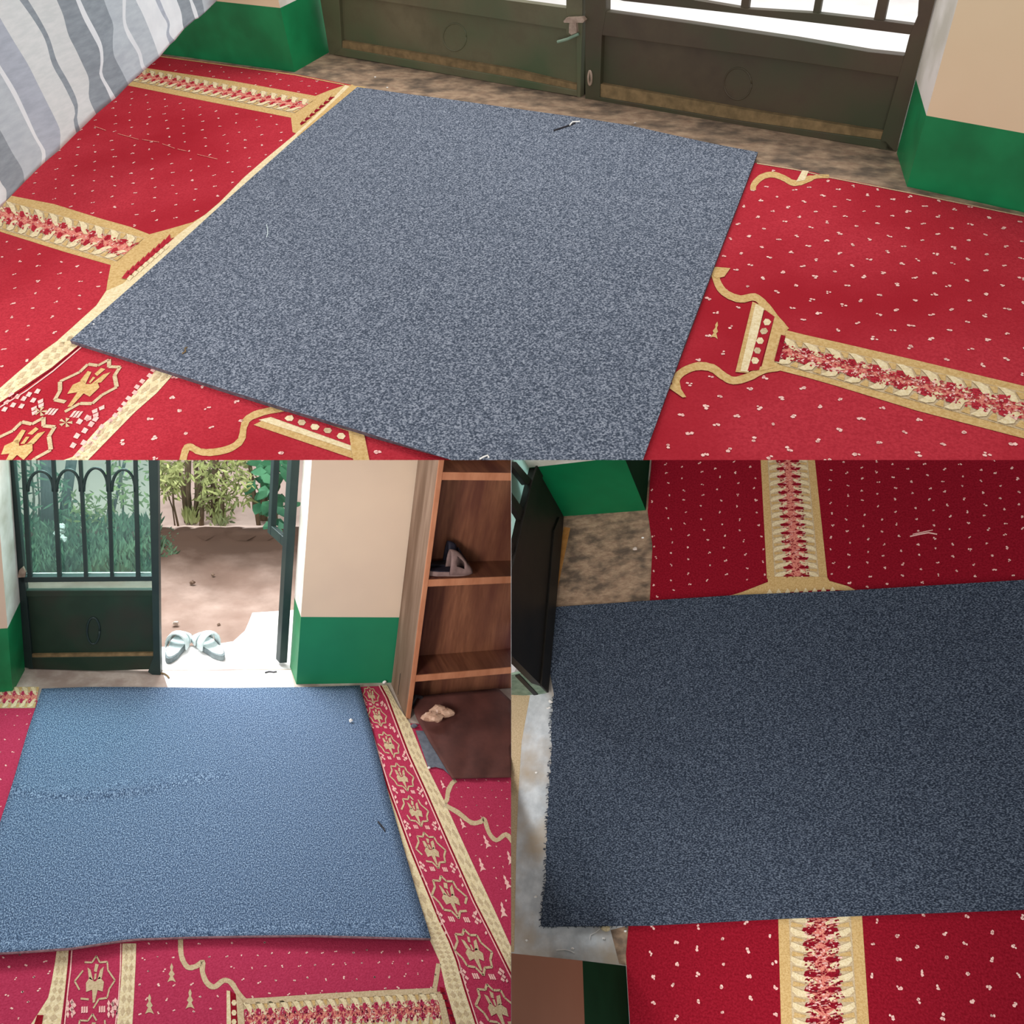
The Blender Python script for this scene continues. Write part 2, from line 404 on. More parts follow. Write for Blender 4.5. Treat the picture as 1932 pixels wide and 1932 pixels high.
def bilin(art, quad):
    a, b, c, d = [art.S.fl(p, art.z) for p in quad]      # start-left, start-right, end-left, end-right
    def f(t, v):
        return (a.lerp(b, v)).lerp(c.lerp(d, v), t)
    return f

def column_strip(art, quad, n, border=True, span=(0, 1), speck=26, flip=False, l0=1):
    """woven arcade column: tan edges, paired cream leaves, rose speckled middle; t runs along, v across"""
    RED = 'redB' if art.S is B else ('redC' if art.S is Cc else 'red')
    f = bilin(art, quad)
    fv = (lambda v: v) if border else (lambda v: (v-0.13)/0.74)
    P = lambda pts, m, l: art.floor_poly([f(t, fv(v)) for t, v in pts], m, l)
    if border:
        for i in range(n):
            t0, t1 = i/n, (i+1)/n
            P([(t0, 0), (t1, 0), (t1, 1), (t0, 1)], 'tan', l0)
    for i in range(n):
        t0, t1 = i/n, (i+1)/n; d = t1-t0
        P([(t0, 0.13), (t1, 0.13), (t1, 0.87), (t0, 0.87)], 'beige', l0+1)
        P([(t0, 0.34), (t1, 0.34), (t1, 0.66), (t0, 0.66)], 'rose', l0+2)
        s1 = -1 if flip else 1
        T = lambda x: t0+d*(x if s1 > 0 else 1-x)
        for mir in (0, 1):
            X = lambda v: v if not mir else 1-v
            leaf = [(0.0, 0.15), (0.30, 0.14), (0.62, 0.20), (0.78, 0.36), (0.98, 0.42), (0.72, 0.44), (0.42, 0.36), (0.22, 0.24)]
            P([(T(t), X(v)) for t, v in leaf], 'cream', l0+4)
            P([(T(t), X(v)) for t, v in [(0.66, 0.16), (1.0, 0.15), (1.0, 0.28), (0.86, 0.30)]], 'tan', l0+3)
            P([(T(t), X(v)) for t, v in [(0.05, 0.30), (0.3, 0.28), (0.42, 0.40), (0.2, 0.46), (0.05, 0.42)]], RED, l0+3)
        for _ in range(speck):
            t, v = t0+d*rnd(), uni(0.3, 0.7)
            a, b = uni(0.04, 0.12), uni(0.012, 0.05)
            P([(t, v), (t+d*a, v+b*uni(-1, 1)), (t+d*a*0.7, v+b), (t-d*a*0.4, v+b*0.8)], RED if rnd() < 0.7 else 'pink', l0+5)

MED_LINE = [(0, -0.98), (0.18, -0.72), (0.52, -0.74), (0.56, -0.42), (0.9, -0.02), (0.66, 0.3), (0.58, 0.62), (0.22, 0.66), (0, 0.98),
            (-0.22, 0.66), (-0.58, 0.62), (-0.66, 0.3), (-0.9, -0.02), (-0.56, -0.42), (-0.52, -0.74), (-0.18, -0.72), (0, -0.98)]
MED_FLOWER = [[(-0.36, 0.38), (-0.42, 0.06), (-0.22, -0.16), (-0.05, 0.0), (0.05, 0.0), (0.22, -0.16), (0.42, 0.06), (0.36, 0.38), (0.12, 0.3), (0.04, 0.8), (-0.04, 0.8), (-0.12, 0.3)],
              [(-0.3, -0.12), (-0.34, -0.5), (-0.2, -0.46), (-0.1, -0.06)], [(0.1, -0.06), (0.2, -0.44), (0.38, -0.56), (0.32, -0.12)],
              [(-0.08, -0.4), (0.0, -0.66), (0.14, -0.62), (0.06, -0.36)], [(-0.04, -0.06), (-0.05, -0.3), (0.05, -0.3), (0.04, -0.06)]]

def medallion(art, c, a, l, line='beige', flower='tan', th=0.05):
    if art.S is B: flower = 'beige'
    S = art.S
    o = S.fl(c, art.z); U = S.fl((c[0]+a[0], c[1]+a[1]), art.z)-o; V = S.fl((c[0]+l[0], c[1]+l[1]), art.z)-o
    W = lambda p: o+U*p[0]+V*p[1]
    for i in range(len(MED_LINE)-1):
        p, q = Vector(MED_LINE[i]), Vector(MED_LINE[i+1])
        t = (q-p).normalized(); nn = Vector((-t.y, t.x))*th
        if rnd() < 0.9:
            art.floor_poly([W(p+nn), W(q+nn), W(q-nn), W(p-nn)], line, 3)
    for f in MED_FLOWER:
        art.floor_poly([W((x+uni(-.03, .03), y+uni(-.03, .03))) for x, y in f], flower, 3)
    for sx in (-1, 1):                       # sprigs between the medallions
        for k in range(4):
            x, y = sx*(0.95-0.12*(k % 2)), 0.72+0.13*k
            art.floor_poly([W((x-0.1, y)), W((x, y-0.1)), W((x+0.09, y+0.02)), W((x, y+0.1))], 'pink', 3)
        for k in range(3):
            x = sx*(0.28+0.1*k)
            art.floor_poly([W((x-0.04, 0.92)), W((x+0.03, 0.9)), W((x+0.045, 1.12)), W((x-0.03, 1.14))], 'pink', 3)

def lattice_band(art, left, right, n, l=1):
    """cream band between two edges (image polylines of equal length), with a beige lattice and pink edge line"""
    k = len(left)
    for i in range(k-1):
        art.poly([left[i], left[i+1], right[i+1], right[i]], 'cream', l)
    def at(pl, t):
        x = t*(k-1); i = min(int(x), k-2); return Vector(pl[i]).lerp(Vector(pl[i+1]), x-i)
    for i in range(n):
        t0, t1 = i/n, (i+1)/n; tm = (t0+t1)/2
        for (va, vb) in ((0.12, 0.5), (0.5, 0.88)):
            g = lambda t, v: at(left, t).lerp(at(right, t), v)
            vm = (va+vb)/2
            e = 0.82*(t1-t0)/2
            art.poly([g(tm-e, vm), g(tm, vb-0.03), g(tm+e, vm), g(tm, va+0.03)], 'beige', l+1)

def tree_motif(art, c, s, mat='tan', tilt=0.0):
    if art.S is B and mat == 'tan': mat = 'beige'
    pts = [(0, -1), (0.16, -0.6), (0.08, -0.3), (0.3, 0.1), (0.14, 0.3), (0.42, 0.9), (0.12, 0.75), (-0.12, 0.75), (-0.42, 0.9), (-0.14, 0.3), (-0.3, 0.1), (-0.08, -0.3), (-0.16, -0.6)]
    ct, st = math.cos(tilt), math.sin(tilt)
    art.poly([(c[0]+s*(x*ct-y*st), c[1]+s*(x*st+y*ct)) for x, y in pts], mat, 2)

def scr(o, k):   # crop coordinates -> image coordinates
    return lambda pts: [(o[0]+x/k, o[1]+y/k) for x, y in pts]

ZC = 0.0065          # top of a carpet
# ================================================================== ROOM A: closed gate
f = MB(); prism(f, A, [(-160, 868), (2560, 868), (2560, 415), (1700, 277), (628, 93), (-160, -42)], -0.03, 0.0, 'concrete')
build('floor', f, A, kind='structure', label='worn brown concrete floor and doorstep strip before the closed gate')

f = MB(); prism(f, A, [(2560, 411), (1700, 270), (628, 86), (-300, -73), (-300, -330), (2560, -330)], -0.03, -0.006, 'apron')
build('ground', f, A, kind='structure', label='glaring pale ground outside the closed gate')

def wall_pillar(name, S, base, dado, top, faces, label, capmat='cream_wall', cut=None):
    """upright wall corner: base = floor points; faces = per side (lower paint, upper paint)"""
    mb = MB(); n = len(base)
    for i in range(n):
        a, b = base[i], base[(i+1) % n]; lo, up = faces[i]
        z = lambda p, h: (p[0], p[1], h)
        mb.face([z(a, -0.002), z(b, -0.002), z(b, dado[(i+1) % n]), z(a, dado[i])], lo)
        mb.face([z(a, dado[i]), z(b, dado[(i+1) % n]), z(b, top), z(a, top)], up)
    mb.face([(p[0], p[1], top) for p in base], capmat)
    return build(name, mb, S, kind='structure', label=label, cut=cut)

pB, pC = A.fl((556, 136)), A.fl((624, 97)); dr = (pB-A.fl((330, 105))).normalized()
pA_ = pB-dr*1.4
back = (pC-pB)
wall_pillar('wall_left', A, [pA_, pB, pC, pA_+back], [0.17, 0.165, 0.165, 0.17], 0.8,
            [('green', 'cream_wall'), ('green', 'white_wall'), ('green', 'cream_wall'), ('green', 'cream_wall')],
            'green and cream wall end beside the closed gate and the striped curtain')
qB, qC = A.fl((1711, 352)), A.fl((1692, 289)); dr = (A.fl((1932, 401))-qB).normalized()
wall_pillar('wall_right', A, [qB, qB+dr*1.3, qB+dr*1.3+(qC-qB), qC], [0.139, 0.139, 0.15, 0.15], 0.8,
            [('green', 'cream_wall'), ('green', 'cream_wall'), ('green', 'cream_wall'), ('green', 'white_wall')],
            'green and cream wall end with white reveal at the hinge side of the closed gate')

# prayer carpet with its woven pattern
car = MB(); ca = Art(car, A, ZC)
carpet_outline = [(-160, 43), (290, 103), (556, 139.5), (662, 160), (692, 188), (1402, 312), (1428, 307), (1502, 319), (1535, 325), (1567, 334), (1612, 342), (1686, 357), (1712, 362), (1733, 366), (1932, 407), (2560, 534), (2560, 868), (-160, 868)]
prism(car, A, carpet_outline, 0.0006, ZC, 'red')
# tan arcade beside the mat
ca.poly([(170, 103), (200, 113), (280, 129), (440, 153), (595, 181), (620, 171), (652, 160), (690, 164), (660, 200), (600, 240), (575, 258), (552, 249), (549, 222), (400, 193), (245, 162), (160, 142)], 'tan', 1)
column_strip(ca, [(205, 119), (190, 142), (592, 190), (556, 214)], 22, border=False, speck=10, l0=1)
for i in range(7):
    t = i/7; x, y = 566+62*t, 233-54*t
    ca.poly([(x, y), (x+9, y-11), (x+4, y-4), (x+13, y-4), (x+2, y+3)], 'redC', 3)
outer = [(652, 160), (618, 196), (556, 254), (500, 300), (460, 335), (415, 381), (388, 404)]
ca.poly(outer+[(420, 420), (700, 185)], 'cream', 2)
ca.poly([(664, 159), (656, 166), (560, 257), (582, 262), (690, 176)], 'tan', 3)
ca.poly([(-60, 352), (20, 369), (102, 385), (189, 412), (246, 428), (282, 442), (319, 432), (364, 419), (390, 403), (440, 380), (440, 400), (240, 590), (200, 551), (203, 531), (209, 500), (118, 474), (0, 437), (-60, 420)], 'tan', 1)
column_strip(ca, [(-40, 366), (-30, 424), (272, 450), (220, 494)], 11, border=False, speck=26, l0=1)
ca.poly([(388, 404), (364, 421), (300, 470), (232, 535), (200, 549), (182, 576), (137, 617), (109, 642), (130, 655), (250, 570), (430, 400)], 'cream', 3)
for i in range(9):
    t = i/9; x, y = 232+88*t, 520-75*t
    ca.poly([(x-3, y+5), (x+10, y-12), (x+12, y-3), (x+19, y-6), (x+6, y+6)], 'red', 5)
    if i < 8: ca.poly([(x+7, y+6), (x+13, y-1), (x+20, y+1), (x+12, y+10)], 'cream', 6)
lattice_band(ca, [(134, 625), (107, 644), (80, 663), (40, 697), (0, 732), (-60, 784)], [(152, 652), (123, 672), (98, 693), (49, 726), (0, 759), (-60, 802)], 9, 2)
ca.stroke([(153, 655), (100, 700), (50, 737), (0, 768), (-60, 812)], 2.2, 'pink', 3)
ca.stroke([(149, 652), (98, 695), (48, 730), (0, 762)], 2.0, 'redC', 4)
lattice_band(ca, [(296, 697), (255, 741), (223, 777), (187, 806), (137, 862), (120, 868)], [(330, 703), (296, 741), (255, 777), (205, 828), (172, 862), (166, 868)], 9, 2)
for t in range(16):
    x, y = 292-140*t/15+uni(-5, 3), 698+160*t/15
    ca.poly([(x-8, y+1), (x-3, y-5), (x+4, y-2), (x-1, y+5)], 'pink', 3)
for (x, y) in ((20, 745), (32, 748), (44, 752), (54, 744), (62, 755), (12, 758), (24, 764), (40, 766), (8, 772), (70, 738)):
    ca.poly([(x-6, y+3), (x, y-5), (x+7, y-3), (x+2, y+5)], 'pink', 3)
for (x, y) in ((150, 795), (160, 812), (172, 800), (145, 822), (158, 835), (138, 840), (180, 790), (165, 788)):
    ca.poly([(x-7, y+3), (x-1, y-6), (x+7, y-2), (x+1, y+6)], 'pink', 3)
medallion(ca, (166, 727), (60, 6), (-44, 52), th=0.055)
medallion(ca, (40, 842), (62, 10), (-47, 58), th=0.055)
for (x, y) in ((76, 776), (124, 797)):
    for k in range(5):
        a = k*1.256; ca.poly([(x, y), (x+13*math.cos(a-.3), y+9*math.sin(a-.3)), (x+13*math.cos(a+.3), y+9*math.sin(a+.3))], 'beige', 3)
# arch motif under the near edge of the mat
g4 = scr((330, 740), 3.167)
ca.stroke(smooth_line(g4([(45, 420), (62, 350), (88, 325), (150, 355), (230, 358), (330, 335), (395, 285), (412, 205), (440, 155), (530, 118), (700, 85)])), 13, 'tan', 2, 0.08)
ca.poly(g4([(470, 195), (560, 150), (1085, 330), (1075, 400)]), 'tan', 2)
ca.poly(g4([(500, 165), (575, 148), (1070, 322), (1060, 350)]), 'cream', 3)
ca.poly(g4([(575, 148), (690, 112), (1040, 222), (1066, 322)]), 'red', 4)
ca.poly(g4([(690, 112), (720, 96), (1130, 225), (1040, 235)]), 'tan', 4)
ca.poly(g4([(1035, 222), (1125, 222), (1165, 420), (1068, 420)]), 'tan', 5)
for i, (x, y) in enumerate(g4([(685, 156), (757, 180), (835, 206), (912, 228), (992, 262)])):
    ca.poly([(x+9*math.cos(k*1.05)*uni(.8, 1.1), y+6.5*math.sin(k*1.05)*uni(.8, 1.1)) for k in range(6)], 'cream' if i % 2 == 0 else 'beige', 6)
# arch motif at the far end of the mat
g1 = scr((1200, 480), 2.639)
up1 = smooth_line(g1([(385, 70), (410, 150), (450, 196), (520, 222), (590, 212), (640, 250), (690, 312), (748, 380)]))
ca.stroke(up1, 14, 'tan', 3, 0.06)
ca.poly(g1([(352, 72), (400, 62), (470, 68), (440, 110), (400, 120)]), 'tan', 4)
ca.stroke(smooth_line(g1([(205, 670), (200, 620), (240, 580), (310, 556), (380, 566), (430, 602), (485, 628), (560, 610), (640, 572), (715, 560)])), 15, 'tan', 3, 0.06)
ca.poly(g1([(150, 655), (205, 640), (250, 710), (232, 712)]), 'tan', 4)
ca.poly(g1([(740, 375), (840, 400), (1000, 436), (1400, 528), (1932, 655), (3400, 1006), (3400, 1340), (1932, 916), (1400, 778), (1000, 655), (850, 612), (705, 575)]), 'tan', 2)
column_strip(ca, [g1([(720, 415)])[0], g1([(690, 545)])[0], g1([(1932, 690)])[0], g1([(1932, 880)])[0]], 10, border=False, speck=70, l0=2)
column_strip(ca, [g1([(1932, 690)])[0], g1([(1932, 880)])[0], g1([(3400, 1030)])[0], g1([(3400, 1300)])[0]], 8, border=False, speck=30, l0=2)
ca.poly(g1([(722, 400), (745, 405), (712, 535), (688, 530)]), 'redC', 8)
ca.poly(g1([(580, 235), (640, 262), (560, 590), (495, 585)]), 'tan', 4)
ca.poly(g1([(595, 245), (638, 268), (560, 585), (520, 580)]), 'cream', 5)
ca.poly(g1([(642, 275), (690, 310), (612, 575), (555, 580)]), 'red', 5)
ca.poly(g1([(690, 312), (745, 385), (700, 560), (620, 580)]), 'tan', 4)
for i, (x, y) in enumerate(g1([(652, 335), (636, 382), (618, 430), (604, 478), (592, 528)])):
    ca.poly([(x+7.5*math.cos(k*1.05)*uni(.8, 1.1), y+7*math.sin(k*1.05)*uni(.8, 1.1)) for k in range(6)], 'cream' if i % 2 == 0 else 'beige', 6)
tree_motif(ca, g1([(396, 378)])[0], 17, tilt=0.2)
g5 = scr((1360, 270), 3.378)
ca.stroke(smooth_line(g5([(205, 300), (212, 262), (262, 215), (330, 200), (400, 222), (455, 252), (505, 250), (560, 228), (620, 212), (690, 212)])), [11]*30+[7]*7, 'tan', 2, 0.06)
ca.poly(g5([(520, 172), (560, 178), (535, 235), (480, 245)]), 'cream', 3)
ca.stroke([(1428, 308), (1502, 320), (1567, 335), (1686, 358), (1732, 367), (1932, 408)], 1.6, 'beige', 2)
ca.stroke([(300, 106), (556, 141), (650, 160)], 1.6, 'tan', 2)
# flecks
mat_edge = [(672, 163), (1430, 288), (1213, 868), (852, 868), (130, 642)]
flecks(ca, [(200, 98), (540, 142), (640, 162), (596, 180), (300, 132)], (500, 150), (33, 1.5), (13, 11), 0.0032)
flecks(ca, [(245, 168), (400, 198), (545, 226), (552, 254), (460, 332), (415, 378), (319, 428), (282, 438), (189, 408), (20, 366), (-60, 350)], (215, 234), (32.6, -6.5), (0, 15), 0.0034)
flecks(ca, [(-60, 425), (118, 480), (203, 506), (196, 548), (109, 636), (-40, 760)], (33, 517), (37, 12), (-4.6, 26), 0.0034)
flecks(ca, [(330, 710), (850, 868), (820, 868), (170, 868)], (282, 792), (5.7, 36), (54.7, -11.4), 0.0042, avoid=[g4([(0, 430), (40, 290), (380, 190), (560, 80), (1180, 200), (1190, 430), (950, 400), (470, 260), (380, 380)])])
strip_r = g1([(560, 180), (740, 350), (840, 380), (1932, 630), (3400, 980), (3400, 1370), (1932, 930), (850, 630), (640, 600), (460, 660), (380, 600), (490, 560), (560, 230)])
flecks(ca, [(1428, 310), (1932, 410), (2500, 526), (2500, 868), (1213, 868)], (1477, 421), (32, -10.6), (22, 21.6), 0.0042, avoid=[strip_r, g5([(180, 310), (200, 190), (600, 160), (640, 230), (420, 260), (260, 240)])])
# a light crease line across the carpet near the curtain
for q0, q1_ in (((178, 238), (200, 246)), ((222, 252), (262, 263)), ((268, 263), (300, 268)), ((306, 271), (330, 280)), ((335, 281), (352, 285)), ((372, 291), (410, 300))):
    ca.stroke([q0, q1_], 1.0, 'rose', 3)
build('prayer_carpet', car, A, label='red prayer carpet with tan arch motifs in front of the closed gate', cat='carpet', cut='row')

# mat
mm = MB()
edge = [(674, 164), (760, 176), (860, 189), (966, 204), (1075, 219), (1186, 236), (1276, 256), (1350, 272), (1430, 287), (1400, 366), (1352, 490), (1290, 655), (1213, 868), (852, 868), (700, 819), (560, 777), (400, 727), (260, 682), (132, 642), (250, 538), (340, 457), (440, 366), (560, 259)]
prism(mm, A, edge, ZC+0.0006, 0.0145, 'matA', side='backing_dark')
mat_a = build('floor_mat', mm, A, label='slate blue speckled mat lying before the closed double gate', cat='mat')

# curtain
cur = MB(); k46 = 4.6
bnds = [
 ([(-160, -300), (-160, 400), (-160, 1400), (-160, 1990)], None),
 ([(-130, 1300), (-60, 1450), (0, 1580), (50, 1650), (50, 1745)], 'c_white'),
 ([(-300, 700), (-120, 960), (0, 1135), (100, 1320), (190, 1470), (208, 1580)], 'c_dark'),
 ([(-240, 240), (0, 640), (110, 830), (200, 1010), (290, 1190), (360, 1320), (350, 1440)], 'c_light'),
 ([(-230, 200), (0, 570), (130, 780), (230, 990), (320, 1190), (392, 1310), (385, 1408)], 'c_line'),
 ([(-130, -90), (0, 160), (130, 380), (240, 560), (330, 740), (400, 880), (480, 1040), (520, 1140), (515, 1300)], 'c_mid'),
 ([(20, -180), (165, 0), (300, 190), (390, 350), (450, 560), (540, 720), (610, 860), (650, 960), (635, 1050), (660, 1155)], 'c_white'),
 ([(120, -180), (240, 0), (350, 180), (430, 340), (490, 530), (580, 690), (650, 830), (675, 930), (665, 1030), (692, 1128)], 'c_dark'),
 ([(420, -180), (490, 0), (545, 130), (590, 300), (650, 420), (720, 570), (770, 690), (770, 850), (832, 990)], 'c_white'),
 ([(580, -180), (655, 0), (720, 160), (800, 310), (860, 430), (870, 560), (860, 650), (920, 770), (966, 878)], 'c_dark'),
 ([(610, -180), (695, 0), (760, 140), (840, 290), (885, 400), (895, 530), (885, 640), (950, 760), (1002, 850)], 'c_line'),
 ([(850, -180), (900, 0), (940, 110), (980, 220), (975, 350), (985, 480), (1050, 610), (1112, 735)], 'c_dark'),
 ([(1050, -180), (1060, 0), (1065, 200), (1110, 330), (1190, 460), (1220, 580), (1245, 614)], 'c_light'),
 ([(1085, -180), (1090, 0), (1090, 190), (1150, 320), (1220, 450), (1245, 560), (1272, 590)], 'c_line'),
 ([(1110, -180), (1175, 0), (1230, 110), (1290, 250), (1340, 380), (1380, 496)], 'c_light'),
 ([(1270, -180), (1345, 0), (1400, 120), (1450, 210), (1440, 300), (1472, 388)], 'c_line'),
 ([(1310, -180), (1385, 0), (1430, 110), (1470, 200), (1465, 290), (1514, 352)], 'c_mid'),
 ([(1460, -180), (1530, 0), (1570, 110), (1582, 210), (1594, 252)], 'c_line'),
 ([(1560, -180), (1640, 0), (1660, 70), (1692, 168)], 'c_dark'),
 ([(1585, -180), (1665, 0), (1700, 80), (1722, 156)], 'c_line'),
 ([(1700, -180), (1750, 0), (1772, 112)], 'c_dark'),
 ([(1960, -180), (1920, -60), (1884, 0)], 'c_light')]
def resample(pl, n):
    L = [0]
    for i in range(1, len(pl)): L.append(L[-1]+math.dist(pl[i], pl[i-1]))
    out = []
    for k in range(n+1):
        d = L[-1]*k/n; i = 0
        while i < len(pl)-2 and L[i+1] < d: i += 1
        t = (d-L[i])/max(L[i+1]-L[i], 1e-9)
        out.append((pl[i][0]+(pl[i+1][0]-pl[i][0])*t, pl[i][1]+(pl[i+1][1]-pl[i][1])*t))
    return out
NS = 26; cols = []
for bi, (pl, mt) in enumerate(bnds):
    sm = [tuple(v) for v in smooth_line(pl, 4)]
    col = []
    for (x, y) in resample(sm, NS):
        p = (x/k46, y/k46)
        xx = -1.5
        base_p = A.on(p, Vector((xx, 0, 0)), Vector((1, 0, 0)))
        xx += 0.004*math.sin(base_p.y*34+base_p.z*3)+0.0015*math.sin(base_p.y*71+1)+0.01*math.sin(base_p.y*9)
        col.append(A.on(p, Vector((xx, 0, 0)), Vector((1, 0, 0))))
    cols.append(col)
for bi in range(len(cols)-1):
    mt = bnds[bi+1][1]
    for k in range(NS):
        cur.face([cols[bi][k], cols[bi+1][k], cols[bi+1][k+1], cols[bi][k+1]], mt)
build('curtain', cur, A, label='hanging white curtain with wavy grey stripes beside the red carpet', cat='curtain', smooth=True, solid=0.002)

# gate, two closed leaves
GA = vplane(A, (628, 103), (1690, 285))
gateA_base = A.fl((1099, 186))
def gate_part(name, th, S, plane, polys, mat, off=0.0, depth=0.02, bevel=0.0012, cut=None, label=None):
    mb = MB()
    for p in polys: slab(mb, S, plane, p, mat, off, depth)
    return build(name, mb, S, parent=th, bevel=bevel, cut=cut, label=label)
lf = thing('metal_gate', A, A.fl((860, 145)), 'olive green gate leaf carrying the bolt, nearer the striped curtain', 'gate', 'leaves of the closed double gate')
gate_part('panel', lf, A, GA, [[(640, -20), (646, 82), (1090, 160), (1088, 40)]], 'gateA', -0.012, 0.004)
gate_part('stile', lf, A, GA, [[(594, -60), (621, 102), (646, 106), (636, -60)]], 'gateA', 0.0, 0.02)
gate_part('stile', lf, A, GA, [[(1087, 40), (1088.5, 183), (1094.5, 184.5), (1098, 62), (1099, 40)]], 'gateA', 0.003, 0.022)
gate_part('stile', lf, A, GA, [[(1068, -60), (1068, 66), (1098, 71), (1099, -60)]], 'gateA', 0.002, 0.02)
gate_part('rail', lf, A, GA, [[(634, -54), (637, -11), (1070, 55), (1068, 15.5), (945, -1)]], 'gateA', 0.001, 0.02, bevel=0)
o = gate_part('rail', lf, A, GA, [[(645, 91), (966, 147), (1088, 171), (1088.5, 182), (966, 162), (628, 103)]], 'gateA', 0.004, 0.024)
lg = MB(); slab(lg, A, GA, [(646, 77), (966, 131), (1066, 155), (1088, 160), (1088, 171), (966, 148), (646, 92)], 'rust', 0.0, 0.014)
build('ledge', lg, A, parent=lf, label='rust coloured ledge above the bottom rail')
rg = MB()
def ring(mb, S, plane, c, rx, ry, tube, mat, off):
    a, n = plane; pts = [S.on((c[0]+rx*math.cos(t*math.pi/12), c[1]+ry*math.sin(t*math.pi/12)), a+n*off, n) for t in range(25)]
    mb.tube(pts, tube, mat, 6)
ring(rg, A, GA, (858, 70), 22, 26, 0.0018, 'gateA', -0.0118)
build('ring_ornament', rg, A, parent=lf, smooth=True)
bt = MB()
slab(bt, A, GA, [(1063, 40), (1068, 34), (1098, 33), (1103, 39), (1100, 43), (1064, 43)], 'metal', 0.02, 0.013)
slab(bt, A, GA, [(1074, 43), (1087, 43), (1088, 62), (1078, 66), (1073, 62)], 'metal', 0.012, 0.012)
bt.tube([A.on((1052, 79), GA[0]+GA[1]*0.02, GA[1]), A.on((1070, 74), GA[0]+GA[1]*0.02, GA[1]), A.on((1092, 64), GA[0]+GA[1]*0.012, GA[1])], 0.0035, 'greenish', 8)
build('bolt', bt, A, parent=lf, label='worn bare metal sliding bolt with handle')

rl = thing('metal_gate', A, A.fl((1400, 235)), 'olive green gate leaf with upright bars, nearer the plain wall end', 'gate', 'leaves of the closed double gate')
gate_part('panel', rl, A, GA, [[(1130, 60), (1131, 168), (1670, 262), (1704, 145), (1500, 110)]], 'gateA_shaded', -0.012, 0.004)
gate_part('stile', rl, A, GA, [[(1104, -60), (1104, 188), (1131, 193), (1135, 70), (1143, 22), (1143, -60)]], 'gateA_shaded', 0.004, 0.024)
gate_part('stile', rl, A, GA, [[(1737, -60), (1731, 30), (1716, 66), (1706, 105), (1662, 262), (1660, 283), (1690, 288), (1724, 160), (1764, 0), (1784, -60)]], 'gateA_shaded', 0.004, 0.024)
gate_part('rail', rl, A, GA, [[(1143, 22), (1300, 44), (1500, 74), (1640, 98), (1706, 105), (1698, 146), (1511, 118), (1131, 66)]], 'gateA_shaded', 0.003, 0.022)
gate_part('rail', rl, A, GA, [[(1150, -4), (1176, 2), (1400, 27), (1600, 51), (1716, 65.5), (1732, 48), (1670, 40), (1540, 25), (1411, 17), (1310, 0), (1150, -26)]], 'gateA_shaded', 0.003, 0.016)
gate_part('rail', rl, A, GA, [[(1116, 181), (1400, 229), (1672, 266), (1690, 286), (1400, 237), (1111, 190)]], 'gateA_shaded', 0.004, 0.024)
lg = MB(); slab(lg, A, GA, [(1131, 158), (1400, 206), (1672, 250), (1672, 266), (1400, 229), (1116, 181)], 'rust', 0.0, 0.014)
build('ledge', lg, A, parent=rl, label='rust coloured ledge above the bottom rail')
for x0, x1, y, x0t, x1t in ((1396, 1411, 20, 1403, 1418), (1532, 1545, 30, 1544, 1557), (1647, 1667, 42, 1665, 1684), (1268, 1283, 4, 1272, 1287)):
    gate_part('bar', rl, A, GA, [[(x0, y), (x1, y+1.5), (x1t+4, -60), (x0t+4, -60)]], 'gateA_shaded', 0.0, 0.012)
rg = MB(); ring(rg, A, GA, (1392, 158), 26, 30, 0.0018, 'gateA_shaded', -0.0118)
build('ring_ornament', rg, A, parent=rl, smooth=True)
gate_part('meeting_strip', rl, A, GA, [[(1088, -60), (1086, 184), (1112, 189), (1112, -60)]], 'gateC', -0.022, 0.004)
hs = MB(); ring(hs, A, GA, (1113, 147), 3, 13, 0.003, 'metal', 0.006); build('latch_slot', hs, A, parent=rl, label='bare metal ring of the latch slot')

# small litter of room A
def litter(name, S, px, z, size, mat, label, cat, n=6, flat=0.4, parent=None):
    mb = MB(); p = S.fl(px, z)
    mb.blob((p.x, p.y, p.z+size*flat*0.9), size, mat, (1, 0.7, flat), 8, 0.25)
    return build(name, mb, S, label=label, cat=cat)
tw = MB(); zt = 0.0162
tw.tube([A.fl(p, zt) for p in ((1045, 246), (1060, 241), (1075, 236), (1085, 232))], 0.0018, 'twig', 6)
tw.tube([A.fl(p, zt+0.002) for p in ((1075, 236), (1080, 230), (1094, 229))], 0.0016, 'white', 6)
build('twig', tw, A, label='small dark twig with a pale end on the mat by the gate', cat='twig')
litter('paper_scrap', A, (731, 166), 0.0, 0.0035, 'white', 'larger white scrap on the doorstep near the mat corner', 'scrap')
litter('paper_scrap', A, (708, 146), 0.0, 0.003, 'white', 'white scrap on the doorstep close under the gate leaf', 'scrap')
litter('paper_scrap', A, (1198, 233), 0.0, 0.003, 'stone', 'pale chip on the doorstep in front of the gate joint', 'scrap')
th_ = MB(); th_.tube([A.fl(p, 0.0158) for p in ((344, 667), (350, 663), (349, 657), (353, 655))], 0.0012, 'rust', 5)
build('thread', th_, A, label='brown curl of thread near the sharp corner of the slate mat', cat='thread')
th_ = MB(); th_.tube([A.fl(p, 0.0158) for p in ((905, 866), (912, 862), (920, 859), (922, 863))], 0.0012, 'white', 5)
build('thread', th_, A, label='white curl of thread at the near edge of the slate mat', cat='thread')
th_ = MB(); th_.tube([A.fl(p, 0.0158) for p in ((503, 424), (505, 432), (505, 441), (503, 447))], 0.0007, 'shoe_pale', 5)
build('thread', th_, A, label='thin pale hair of lint in the middle of the slate mat', cat='thread')
litter('lint', A, (177, 612), 0.0146, 0.0022, 'white', 'white speck of lint near the sharp corner of the slate mat', 'lint')

